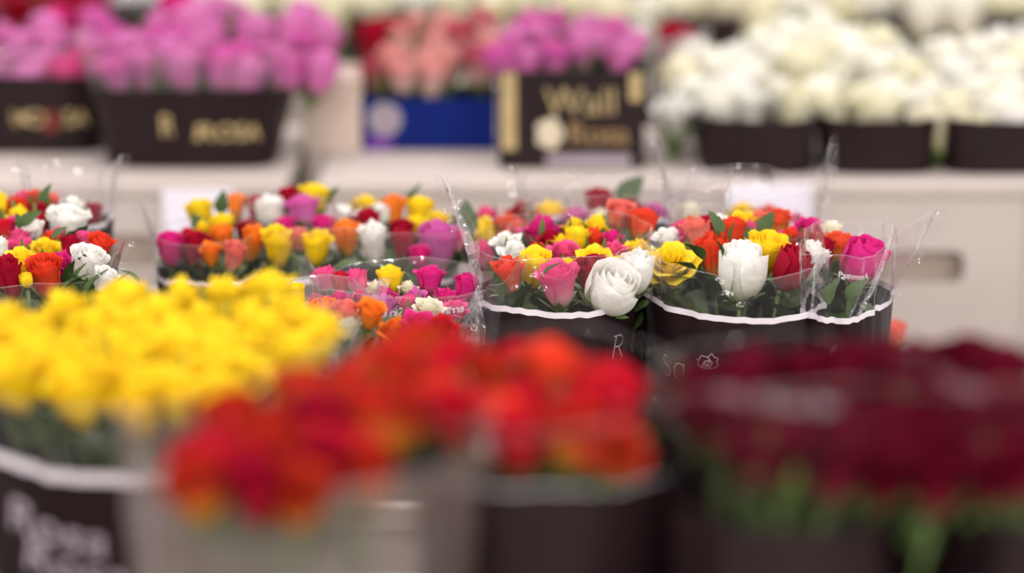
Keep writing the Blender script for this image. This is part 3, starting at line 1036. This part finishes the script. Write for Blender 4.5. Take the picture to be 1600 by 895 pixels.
# ---- mixed bouquet behind the yellow roses
sM1 = SL(330, 3.32, a=0.062, b=0.09, zb=1.032, zrim=1.085, seed=21, corner=0.03, flare=0.01)
sM2 = SL(474, 3.34, a=0.052, b=0.09, zb=1.032, zrim=1.095, seed=22, corner=0.03, flare=0.004)
sM3 = SL(628, 3.32, a=0.064, b=0.09, zb=1.032, zrim=1.095, seed=23, corner=0.03, flare=0.006)
rM1 = sleeve(sM1, 'clear sleeve round the leftmost third of the mixed bouquet behind the yellow roses', 'sleeves behind the yellow roses')
rM2 = sleeve(sM2, 'clear sleeve round the middle of the mixed bouquet behind the yellow roses', 'sleeves behind the yellow roses')
rM3 = sleeve(sM3, 'clear sleeve round the large lilac rose behind the yellow roses', 'sleeves behind the yellow roses')
SM = [(s.cx, s.cy) for s in (sM1, sM2, sM3)]
mid_rows = [(px, py, w, c, st, hs, None, 2, lb) for px, py, w, c, st, hs, lb in (
    (313, 329, 40, 'yellow', 'cup', 1.0, None), (368, 323, 30, 'orange', 'tulip', 1.3, None), (400, 327, 30, 'crimson', 'tulip', 1.2, None), (421, 329, 46, 'white', 'cup', 1.1, None),
    (452, 306, 38, 'crimson', 'cup', 0.8, None), (490, 304, 48, 'yellow', 'cup', 0.75, None), (474, 330, 50, 'lilac', 'tulip', 0.9, None), (537, 336, 34, 'white', 'cup', 0.9, None),
    (571, 312, 48, 'yellow', 'open', 0.6, None), (593, 335, 38, 'white', 'cup', 0.9, None), (574, 346, 48, 'crimson', 'cup', 0.9, None), (615, 332, 36, 'orange', 'tulip', 1.3, None),
    (656, 326, 44, 'yellow', 'cup', 0.9, None), (684, 340, 40, 'yellow', 'open', 0.9, None), (650, 352, 32, 'yellow', 'cup', 1.0, None),
    (682, 381, 62, 'lilac', 'cup', 1.15, 'large lilac rose on the edge nearest the sharp bouquet'), (627, 360, 36, 'crimson', 'cup', 1.0, None), (631, 385, 38, 'crimson', 'tulip', 1.2, None),
    (584, 383, 42, 'white', 'tulip', 1.6, 'tall white rose standing low between orange and crimson, blurred mixed bouquet'), (541, 373, 46, 'orange', 'tulip', 1.05, None), (506, 352, 38, 'magenta', 'cup', 0.8, None),
    (493, 387, 48, 'yellow', 'tulip', 1.05, None), (434, 387, 50, 'yellow', 'tulip', 1.2, None), (393, 382, 36, 'orange', 'tulip', 1.4, None), (446, 352, 30, 'magenta', 'cup', 1.0, None),
    (387, 354, 52, 'crimson', 'open', 0.8, None), (318, 352, 34, 'yellow', 'open', 0.8, None), (348, 350, 38, 'yellow', 'cup', 0.9, None), (296, 364, 36, 'red', 'open', 0.9, None),
    (346, 370, 34, 'orange', 'cup', 1.1, None), (306, 386, 50, 'crimson', 'cup', 0.95, None), (267, 386, 42, 'magenta', 'cup', 1.1, None), (365, 402, 36, 'salmon', 'tulip', 1.3, None),
    (330, 398, 30, 'orange', 'tulip', 1.2, None), (467, 372, 32, 'salmon', 'cup', 1.0, None), (655, 398, 32, 'magenta', 'cup', 1.0, None), (712, 372, 34, 'pink', 'cup', 1.0, None))]
listed(mid_rows, ramp(400, 3.22, 305, 3.46), SM, 'blurred mixed bouquet behind yellow roses', 'roses of the mixed bouquet behind the yellow roses')
for a in ((346, 317, 3.42, 40, 0.05, 1, 0.1, 0.1), (643, 304, 3.45, 44, 0.4, 1, 0.1, 0.2), (541, 410, 3.2, 50, 0.9, 0.35, -0.3, 0.2), (518, 306, 3.45, 36, 0.5, 1, 0, 0.6), (722, 380, 3.3, 70, -0.1, 1, 0, 0.5),
          (410, 425, 3.2, 50, 0.3, 1, -0.2, 0.3), (600, 425, 3.2, 50, -0.4, 1, -0.2, 0.3), (300, 420, 3.2, 46, 0.5, 1, -0.2, 0.3), (640, 420, 3.2, 50, 0.4, 1, -0.2, 0.3)):
    photo_leaf(*a)

# ---- mixed bouquet at the left edge
sL1 = SL(60, 3.02, a=0.075, b=0.13, zb=1.050, zrim=1.10, seed=31, corner=0.03, flare=0.012)
sL2 = SL(110, 3.36, a=0.045, b=0.07, zb=1.083, zrim=1.145, seed=32, corner=0.02, flare=0.012)
rL1 = sleeve(sL1, 'clear sleeve round the mixed bouquet at the left edge', 'sleeves at the left edge', film=M_FILM3)
rL2 = sleeve(sL2, 'clear sleeve with dark print behind the mixed bouquet at the left edge', 'sleeves at the left edge')
left_rows = [(px, py, w, c, st, hs, ln, pt, lb) for px, py, w, c, st, hs, ln, pt, lb in (
    (26, 314, 46, 'coral', 'open', 0.7, None, 2, None), (36, 305, 44, 'pink', 'open', 0.7, None, 2, None), (79, 311, 42, 'salmon', 'open', 0.9, None, 2, None), (55, 304, 40, 'coral', 'open', 0.8, None, 2, None),
    (62, 322, 38, 'crimson', 'open', 0.7, None, 2, None), (30, 330, 48, 'yellow', 'open', 0.7, None, 2, None), (56, 342, 42, 'red', 'open', 0.9, None, 2, None),
    (104, 344, 62, 'white', 'cup', 0.8, (.1, .2), 2, 'large white rose in soft blur, topmost of the left-edge bouquet'), (20, 346, 38, 'magenta', 'open', 0.8, None, 2, None),
    (6, 359, 34, 'red', 'cup', 1.0, None, 2, None), (31, 364, 44, 'pink', 'open', 0.7, None, 2, None), (50, 358, 38, 'white', 'cup', 0.8, (-.1, .2), 2, None), (80, 367, 30, 'coral', 'open', 0.8, None, 2, None),
    (71, 379, 54, 'yellow', 'open', 0.6, (.1, .3), 2, None), (32, 376, 52, 'pink', 'open', 0.6, None, 2, None), (36, 402, 66, 'yellow', 'open', 0.85, (0, .4), 3, 'large ruffled yellow rose at the left edge above the orange-red one'),
    (15, 434, 46, 'crimson', 'tulip', 1.3, (-.2, .2), 3, None), (71, 427, 52, 'coral', 'cup', 1.25, (-.05, .4), 3, 'orange-red rose with a spiral heart, front of the left-edge bouquet'),
    (94, 406, 50, 'magenta', 'open', 0.95, (.2, .3), 3, None), (109, 387, 36, 'crimson', 'tulip', 1.0, None, 2, None), (136, 411, 54, 'white', 'cup', 1.05, (.3, .35), 3, 'white rose with long green sepals below the orange-red pointed one'),
    (154, 388, 44, 'coral', 'tulip', 1.0, (.35, .3), 3, None), (130, 377, 28, 'pink', 'tulip', 1.0, None, 2, None), (162, 436, 36, 'white', 'cup', 1.1, (.4, .3), 2, None),
    (0, 390, 30, 'white', 'cup', 1.3, None, 2, None), (41, 438, 20, 'yellow', 'bud', 1.0, None, 2, None), (112, 318, 40, 'white', 'open', 0.9, None, 2, None), (90, 360, 30, 'pink', 'open', 0.7, None, 2, None), (-4, 318, 34, 'yellow', 'cup', 1.0, None, 2, None))]
listed(left_rows, ramp(435, 2.92, 305, 3.30), [(sL1.cx, sL1.cy)], 'left-edge mixed bouquet', 'roses of the left-edge mixed bouquet')
listed([(146, 338, 30, 'crimson', 'tulip', 1.2, None, 2, 'crimson rose behind film at the rear of the left-edge bouquet')], lambda y: 3.36, [(sL2.cx, sL2.cy)], '', 'roses of the left-edge mixed bouquet')
for a in ((68, 305, 3.25, 36, 0.1, 1, 0, 0.9), (45, 340, 3.12, 36, 0.8, 1, 0, 0.9), (90, 362, 3.05, 30, 0.6, 0.6, 0, 0.5), (108, 440, 2.9, 54, 0.5, 0.9, -0.1, 0.3, 0.35), (140, 442, 2.9, 56, 0.4, 1, -0.1, 0.9, 0.35), (120, 428, 2.91, 44, 0.6, 1, 0, 0.9, 0.35), (30, 345, 3.12, 24, 0, 1, 0, 0.7),
          (205, 428, 3.0, 40, -0.6, 0.5, 0.3, 0.2)):
    photo_leaf(*a)

# ---- low mixed bouquet behind the red roses
sK = SL(640, 2.985, a=0.086, b=0.11, zb=0.99, zrim=1.088, front=0.012, seed=41, corner=0.03, flare=0.006)
sK2 = SL(500, 2.92, a=0.045, b=0.10, zb=0.99, zrim=1.085, seed=42, corner=0.02, flare=0.004)
rK = sleeve(sK, 'clear sleeve with mirrored white lettering behind the red roses', 'sleeves behind the red roses', film=M_FILM)
rK2 = sleeve(sK2, 'hazy clear sleeve between the yellow roses and the lettered sleeve', 'sleeves behind the red roses', film=M_FILM2)
wrap_text(sK, rK, 'errinc   rade Sin tt', th_for(sK, 660, 1.08, 2.88), 1.078, 0.0125, M_BORDER, 0.0001, 0.0, mirror=True, rise=0.04)
low_rows = [(px, py, w, c, st, hs, None, pt, lb) for px, py, w, c, st, hs, pt, lb in (
    (559, 440, 36, 'pink', 'cup', 1.1, 2, None), (510, 435, 38, 'pink', 'cup', 1.0, 2, None), (533, 440, 26, 'red', 'cup', 1.2, 2, None), (610, 436, 46, 'yellow', 'tulip', 0.8, 2, None),
    (589, 444, 34, 'cream', 'open', 0.7, 2, None), (639, 444, 32, 'cream', 'open', 0.7, 2, None), (672, 438, 44, 'magenta', 'tulip', 0.9, 2, 'magenta rose rising above the lettered film, low bouquet'),
    (601, 455, 46, 'magenta', 'open', 0.7, 2, None), (648, 457, 54, 'lilac', 'open', 0.6, 2, None), (697, 457, 52, 'magenta', 'open', 0.6, 2, None), (637, 470, 36, 'pink', 'open', 0.9, 2, None),
    (669, 477, 54, 'cream', 'open', 0.8, 3, 'cream ruffled rose behind the mirrored lettering'), (599, 470, 48, 'lilac', 'open', 0.8, 2, None), (578, 492, 44, 'orange', 'tulip', 0.95, 3, 'orange rose with pointed petals beside the dark print mark'),
    (614, 505, 54, 'orange', 'open', 0.75, 3, 'orange open rose lowest behind the red roses'), (577, 479, 40, 'cream', 'open', 0.5, 2, None), (540, 488, 42, 'salmon', 'cup', 0.9, 2, None), (652, 493, 60, 'magenta', 'open', 0.6, 2, None),
    (542, 507, 42, 'cream', 'cup', 1.0, 2, None), (727, 448, 38, 'magenta', 'cup', 1.1, 2, None), (463, 458, 32, 'yellow', 'cup', 1.0, 2, None), (506, 482, 42, 'orange', 'cup', 0.9, 2, None), (494, 464, 38, 'pink', 'open', 0.7, 2, None),
    (712, 475, 40, 'pink', 'open', 0.7, 2, None), (690, 500, 46, 'red', 'open', 0.7, 2, None), (370, 446, 40, 'ivory', 'open', 0.6, 2, 'ivory white rose tip peeking above the yellow roses'), (530, 462, 36, 'magenta', 'open', 0.8, 2, None), (565, 458, 30, 'pink', 'open', 0.8, 2, None))]
listed(low_rows, lambda y: 2.80 if y > 485 else ramp(485, 2.93, 436, 3.03)(y), [(sK.cx, sK.cy), (sK2.cx, sK2.cy)], 'low mixed bouquet behind red roses', 'roses of the low mixed bouquet')

# ------------------------------------------------------------------ heaps at the front
# yellow
sY = SL(255, 2.32, a=0.138, b=0.21, zb=1.107, zrim=1.165, seed=51, corner=0.03, flare=0.012, rot=-0.36, power=2.0)
sY.slope = 0.020
rY = sleeve(sY, 'dark printed sleeve with broad white line round the yellow roses', film=M_FILM3, bw=0.0085)
wrap_text(sY, rY, 'Rosa', th_for(sY, 85, 1.04, 2.15), 1.048, 0.042, M_GREYP, 0.0008, 0.3, rise=-0.25)
wrap_text(sY, rY, 'Rosa', th_for(sY, 110, 1.02, 2.15), 1.016, 0.042, M_GREYP, 0.0008, 0.3, rise=-0.25)
nY = heap([(-70, 540), (0, 528), (150, 512), (195, 482), (450, 482), (515, 520), (500, 550), (430, 595), (330, 645), (200, 660), (90, 630), (-70, 590)], 84, 24, ramp(480, 2.50, 650, 2.12), ['yellow'], [(sY.cx, sY.cy)],
          'blurred yellow bouquet', 'roses of the yellow bouquet', lean=2.6, seed=3)
# red and yellow, two bunches
sR1 = SL(482, 1.86, k0=0.8, a=0.106, b=0.11, zb=1.14, zrim=1.20, z0=0.575, seed=61, corner=0.02, flare=0.008)
sR2 = SL(850, 1.97, a=0.092, b=0.15, zb=1.172, zrim=1.215, z0=0.575, seed=62, corner=0.03, flare=0.008)
rR1 = sleeve(sR1, 'hazy clear sleeve round the lower red and yellow bunch', 'sleeves of the red roses', panel=False, film=M_FILM4)
sR2.cr = 0.15
rR2 = sleeve(sR2, 'dark sleeve with a brown round print below the red roses', 'sleeves of the red roses', film=M_FILM5, bw=0.001)
ribbon(sR2, rR2, 'brown_emblem', [arc(0, 0, 0.038, 0.038, 0, 360, 40), arc(0, 0, 0.020, 0.020, 0, 360, 30)], th_for(sR2, 825, 1.07, 1.85), 1.062, 0.014, M_BROWN)
heap([(275, 715), (345, 665), (460, 628), (560, 592), (650, 626), (650, 690), (560, 765), (410, 815), (310, 785)], 96, 36, ramp(560, 2.0, 800, 1.72), ['flame', 'red', 'flame', 'flame', 'red', 'crimson'], [(sR1.cx, sR1.cy)],
     'lower blurred red bunch', 'roses of the lower red bunch', lean=4.5, seed=5, tilt=-0.3)
heap([(580, 584), (660, 566), (800, 574), (920, 594), (990, 630), (1020, 690), (1000, 725), (900, 748), (780, 718), (660, 650)], 96, 33, ramp(515, 2.15, 740, 1.80), ['red', 'red', 'coral', 'flame', 'red'], [(sR2.cx, sR2.cy)],
     'upper blurred red bunch', 'roses of the upper red bunch', lean=3.6, seed=6, tilt=-0.2)
# dark red
sW1 = SL(1215, 1.94, a=0.085, k0=0.85, b=0.18, zb=1.165, front=0.045, zrim=1.212, seed=71, corner=0.03, flare=0.004)
sW2 = SL(1608, 1.94, a=0.085, k0=0.85, b=0.18, zb=1.165, front=0.045, zrim=1.212, seed=72, corner=0.03, flare=0.004)
sW1.cl = 0.2
rW1 = sleeve(sW1, 'dark printed sleeve round the dark red roses beside the red ones', 'sleeves of the dark red roses', film=M_FILM5, bw=0.0004)
rW2 = sleeve(sW2, 'dark printed sleeve round the dark red roses at the right edge', 'sleeves of the dark red roses', film=M_FILM5, bw=0.0004)
wrap_text(sW1, rW1, 'errinc Trade Sin', th_for(sW1, 1200, 1.219, 1.8), 1.243, 0.013, M_LETTER, 0.0)
wrap_text(sW2, rW2, 'errinc Trade Sin', th_for(sW2, 1480, 1.219, 1.8), 1.243, 0.013, M_LETTER, 0.0)
heap([(1065, 640), (1130, 608), (1340, 588), (1420, 580), (1720, 598), (1720, 755), (1500, 770), (1300, 772), (1150, 745), (1075, 700)], 94, 27, ramp(575, 2.06, 770, 1.74), ['burgundy'], [(sW1.cx, sW1.cy), (sW2.cx, sW2.cy)],
     'blurred dark red bouquet', 'roses of the dark red bouquet', lean=3.0, seed=8, tilt=-0.15)

# ------------------------------------------------------------------ behind: pink, red and cream, white, far rows
ZD = 1.02
def stand(px, d, **k):
    h = CAMZ - ZD
    return Sleeve((px - 800.0) / FPX * d, (d - h * SP) / CP, z0=ZD + 0.001, **k)

def floor_cap(S_, root, mat):
    n = 24
    v = [S_.p(2 * PI * i / n, S_.z0 + 0.001) - root.location for i in range(n)]
    link('sleeve_bottom', mesh('sleeve_bottom', v, [tuple(range(n))], False), mat, root)

def emblem_text(S_, root, body, px, z, size, mat, d):
    wrap_text(S_, root, body, th_for(S_, px, z, d), z - size * 0.35, size, mat, 0.0008)

sP1 = stand(55, 4.44, a=0.125, b=0.10, zb=1.138, zrim=1.18, k0=0.9, seed=81, corner=0.01, flare=0.004, power=5.0)
sP2 = stand(305, 4.30, a=0.150, b=0.12, zb=1.138, zrim=1.19, k0=0.83, seed=82, corner=0.02, flare=0.01, power=5.0)
rP1 = sleeve(sP1, 'black printed sleeve of pink roses at the left edge, set further behind', 'black sleeves of pink roses', bw=0.0005, fins=False)
rP2 = sleeve(sP2, 'black printed sleeve of pink roses with glints, beside the upright box', 'black sleeves of pink roses', bw=0.0005, fins=False)
for s_, r_ in ((sP1, rP1), (sP2, rP2)):
    floor_cap(s_, r_, M_DARK)
emblem_text(sP1, rP1, 'RO', 35, 1.075, 0.034, M_GOLD, 4.35)
emblem_text(sP1, rP1, 'SA', 118, 1.075, 0.034, M_GOLD, 4.35)
ribbon(sP1, rP1, 'red_emblem', [arc(0, 0, 0.009, 0.012, 0, 360, 16)], th_for(sP1, 78, 1.07, 4.35), 1.07, 0.012, M_REDP)
emblem_text(sP2, rP2, 'R', 272, 1.085, 0.046, M_GOLD, 4.2)
emblem_text(sP2, rP2, 'ROSA', 362, 1.075, 0.034, M_GOLD, 4.2)
heap([(-60, 40), (20, 55), (60, 35), (180, 30), (185, 120), (120, 145), (50, 135), (-60, 140)], 62, 24, ramp(30, 4.62, 140, 4.34), ['orchid', 'orchid', 'lilac', 'magenta'], [(sP1.cx, sP1.cy)],
     'left-edge black sleeve', 'pink roses at the left edge', lean=2.0, big=0.9, zfoot=ZD + 0.004, seed=11, leaves=1)
heap([(180, 70), (230, 25), (330, 12), (400, 35), (500, 55), (522, 95), (505, 140), (420, 135), (330, 130), (180, 125)], 66, 24, ramp(20, 4.52, 140, 4.18), ['orchid', 'orchid', 'lilac', 'orchid', 'magenta'], [(sP2.cx, sP2.cy)],
     'glinting black sleeve', 'pink roses beside the upright box', lean=2.4, big=0.9, zfoot=ZD + 0.004, seed=12, leaves=1)

def carton(px0, px1, py_top, d, dep, name, label, mat):
    x0, x1 = px_at(px0, d), px_at(px1, d)
    y = (d - (CAMZ - ZD) * SP) / CP
    top = at(px0, py_top, d).z
    t = thing(name, label, 'carton', ((x0 + x1) / 2, y + dep / 2, ZD))
    hw, hd, h = (x1 - x0) / 2, dep / 2, top - ZD
    box('front_panel', -hw, hw, -hd, -hd + 0.003, 0.0, h, mat, t, 0)
    box('back_panel', -hw, hw, hd - 0.003, hd, 0.0, h, mat, t, 0)
    box('side_panel', -hw, -hw + 0.003, -hd + 0.003, hd - 0.003, 0.0, h, mat, t, 0)
    box('side_panel', hw - 0.003, hw, -hd + 0.003, hd - 0.003, 0.0, h, mat, t, 0)
    box('bottom_panel', -hw, hw, -hd, hd, 0.0, 0.003, mat, t, 0)
    return t, hw, hd, h

tb, hw, hd, h = carton(563, 776, 152, 4.38, 0.18, 'blue_carton', 'blue carton of red and cream roses with a grey round emblem', M_BLUE)
def disc(name, parent, cx, cz, r, y, mat, n=24, rx=1.0):
    v = [(cx + rx * r * math.cos(2 * PI * k / n), y, cz + r * math.sin(2 * PI * k / n)) for k in range(n)]
    return link(name, mesh(name, v, [tuple(range(n - 1, -1, -1))], False), mat, parent)
disc('round_emblem', tb, -hw + 0.038, h * 0.60, 0.026, -hd - 0.0008, M_GREYP)
disc('violet_emblem', tb, -hw + 0.030, h * 0.14, 0.012, -hd - 0.0008, M_VIOLET, rx=1.9)
BC = tb.location
heap([(560, 55), (640, 45), (770, 45), (775, 125), (690, 135), (570, 130)], 58, 24, ramp(40, 4.60, 135, 4.40), ['blush', 'blush', 'peach', 'crimson', 'peach'], [(BC.x, BC.y)],
     'blue carton', 'roses in the blue carton', lean=1.5, big=0.9, zfoot=ZD + 0.005, seed=13, leaves=1)

tk, hw, hd, h = carton(779, 1006, 108, 4.20, 0.17, 'printed_carton', 'black carton of pink roses with gold lettering and a gold stripe', M_DARK)
box('gold_stripe', -hw + 0.004, -hw + 0.026, -hd - 0.0015, -hd, 0.028, h - 0.002, M_GOLD, tk, 0)
box('gold_stripe', hw - 0.022, hw - 0.004, -hd - 0.0015, -hd, 0.10, h - 0.002, M_GOLD, tk, 0)
def flat_text(parent, body, cx, cz, size, y, mat, bold=0.0):
    me = text_mesh(body, size, bold)
    me.transform(Matrix.Translation((cx, y, cz)) @ Matrix.Rotation(math.radians(90), 4, 'X'))
    return link('lettering', me, mat, parent)
flat_text(tk, 'Wall', 0.014, h * 0.56, 0.056, -hd - 0.001, M_GOLD, 0.0)
flat_text(tk, 'Rosa', 0.040, h * 0.25, 0.046, -hd - 0.001, M_BRONZE, 0.001)
# pale rose emblem: petals round a heart
for k in range(5):
    a = 2 * PI * k / 5
    disc('emblem_petal', tk, -0.032 + 0.011 * math.cos(a), h * 0.36 + 0.014 * math.sin(a), 0.0105, -hd - 0.0009 - 0.0002 * k, M_PALEGOLD, 14)
box('lavender_band', -hw + 0.07, hw - 0.02, -hd - 0.0012, -hd, 0.004, 0.020, M_GREYP, tk, 0)
KC = tk.location
heap([(785, 45), (1002, 42), (1002, 100), (785, 102)], 54, 22, ramp(45, 4.48, 105, 4.26), ['orchid', 'orchid', 'lilac'], [(KC.x, KC.y)],
     'printed black carton', 'roses in the printed black carton', lean=1.2, big=0.9, zfoot=ZD + 0.005, seed=14, leaves=0)
sX = stand(1052, 4.50, a=0.035, b=0.06, zb=1.10, zrim=1.19, k0=0.8, seed=91, corner=0.01, flare=0.004)
rX = sleeve(sX, 'narrow clear sleeve of crimson roses behind the printed black carton', panel=False, film=M_FILM2)
listed([(1044, 60, 34, 'crimson', 'tulip', 1.4, None, 2, 'crimson rose in the narrow sleeve, nearer the printed carton'), (1068, 62, 30, 'blush', 'tulip', 1.4, None, 2, 'red and cream rose in the narrow sleeve beside white roses'),
        (1040, 100, 30, 'blush', 'tulip', 1.3, None, 2, 'red and cream rose low in the narrow sleeve')], lambda y: 4.5, [(sX.cx, sX.cy)], '', 'roses in the narrow sleeve', zfoot=ZD + 0.005)

# white roses
wsl = []
for i, (px, wd, lb) in enumerate(((1178, 0.088, 'black sleeve under the leftmost white roses'), (1365, 0.085, 'black sleeve under the middle of the white roses'), (1545, 0.082, 'black sleeve under the white roses at the right edge'))):
    s_ = stand(px, 4.24, a=wd, b=0.11, zb=1.100, zrim=1.12, k0=0.92, seed=100 + i, corner=0.008, flare=0.004, power=4.5)
    r_ = sleeve(s_, lb, 'black sleeves of white roses', bw=0.0005, fins=False)
    floor_cap(s_, r_, M_DARK)
    wsl.append((s_.cx, s_.cy))
heap([(1025, 190), (1045, 140), (1090, 95), (1160, 70), (1230, 45), (1300, 60), (1400, 85), (1500, 95), (1560, 75), (1720, 70), (1720, 235), (1560, 225), (1450, 210), (1380, 195), (1260, 210), (1180, 190), (1080, 205)], 76, 26, ramp(45, 4.66, 235, 4.13),
     ['ivory', 'ivory', 'white', 'ivory', 'cream'], wsl, 'broad bank of white roses', 'white roses behind the sharp bouquet', lean=1.8, big=0.9, zfoot=ZD + 0.005, seed=15, leaves=0, tilt=-0.25)
sZ = stand(1085, 4.30, a=0.045, b=0.05, zb=1.06, zrim=1.10, k0=0.8, seed=120, corner=0.01, flare=0.004)

# far rows
fs = []
for i in range(8):
    px = -60 + i * 230
    s_ = stand(px, 5.62, a=0.125, b=0.16, zb=1.12, zrim=1.145, k0=0.88, seed=130 + i, corner=0.01, flare=0.003, power=3.0)
    lb = ('black sleeve under the red roses in the top corner' if i == 0 else 'black sleeve behind the pink roses, without blooms over it' if i == 1 else f'black sleeve under the far cream roses, {ORD[i - 2]} from left')
    r_ = sleeve(s_, lb, 'black sleeves of the far row', bw=0.0005, fins=False, n=40)
    floor_cap(s_, r_, M_DARK)
    fs.append((s_.cx, s_.cy))
heap([(310, -55), (1720, -60), (1720, 55), (1500, 48), (1250, 42), (1050, 46), (900, 42), (520, 40), (420, 36), (310, 10)], 74, 26, ramp(-50, 6.1, 40, 5.42), ['cream', 'ivory', 'cream'], fs[2:],
     'far bank along the top', 'cream roses of the far row', lean=1.2, zfoot=ZD + 0.005, seed=16, leaves=0, styles=('cup', 'open'))
heap([(-70, -60), (150, -50), (165, 30), (100, 48), (-70, 48)], 74, 24, ramp(-50, 6.1, 40, 5.42), ['crimson'], fs[:1],
     'far top corner', 'crimson roses of the far row', lean=1.2, zfoot=ZD + 0.005, seed=17, leaves=0, styles=('cup', 'open'))
# salmon roses out of focus between the sharp bouquet and the crate, in a bucket of their own
bk = thing('flower_bucket', 'black bucket of salmon roses between the crates', 'bucket', (0.475, 3.42, 0.55))
pr = [(0.052, 0.0), (0.064, 0.26), (0.069, 0.262), (0.069, 0.27), (0.063, 0.27), (0.051, 0.006)]
nb = 28
v = [(r * math.cos(2 * PI * k / nb), r * math.sin(2 * PI * k / nb), z) for r, z in pr for k in range(nb)]
f = [(j * nb + k, j * nb + (k + 1) % nb, (j + 1) * nb + (k + 1) % nb, (j + 1) * nb + k) for j in range(len(pr) - 1) for k in range(nb)]
f += [tuple(range(nb - 1, -1, -1)), tuple(5 * nb + k for k in range(nb))]
link('bucket_body', mesh('bucket_body', v, f), M_DARK, bk)
link('handle', tube_mesh('handle', [Vector((0.071 * math.cos(PI * k / 12), -0.02 - 0.055 * math.sin(PI * k / 12), 0.255 - 0.05 * math.sin(PI * k / 12))) for k in range(13)], 0.002, 6), M_STEEL, bk)
listed([(1345, 500, 60, 'salmon', 'cup', 0.9, None, 2, 'salmon rose in heavy blur before the crate\'s front board, beside the sharp bouquet'), (1392, 520, 50, 'salmon', 'cup', 0.9, None, 2, 'pale salmon rose, lower of two, before the crate\'s front board'),
        (1360, 545, 50, 'peach', 'cup', 0.9, None, 2, 'peach pink rose just above the dark red bouquet, before the crate')],
       lambda y: 3.52, [(0.475, 3.42)], '', 'salmon roses in the bucket', zfoot=0.558)
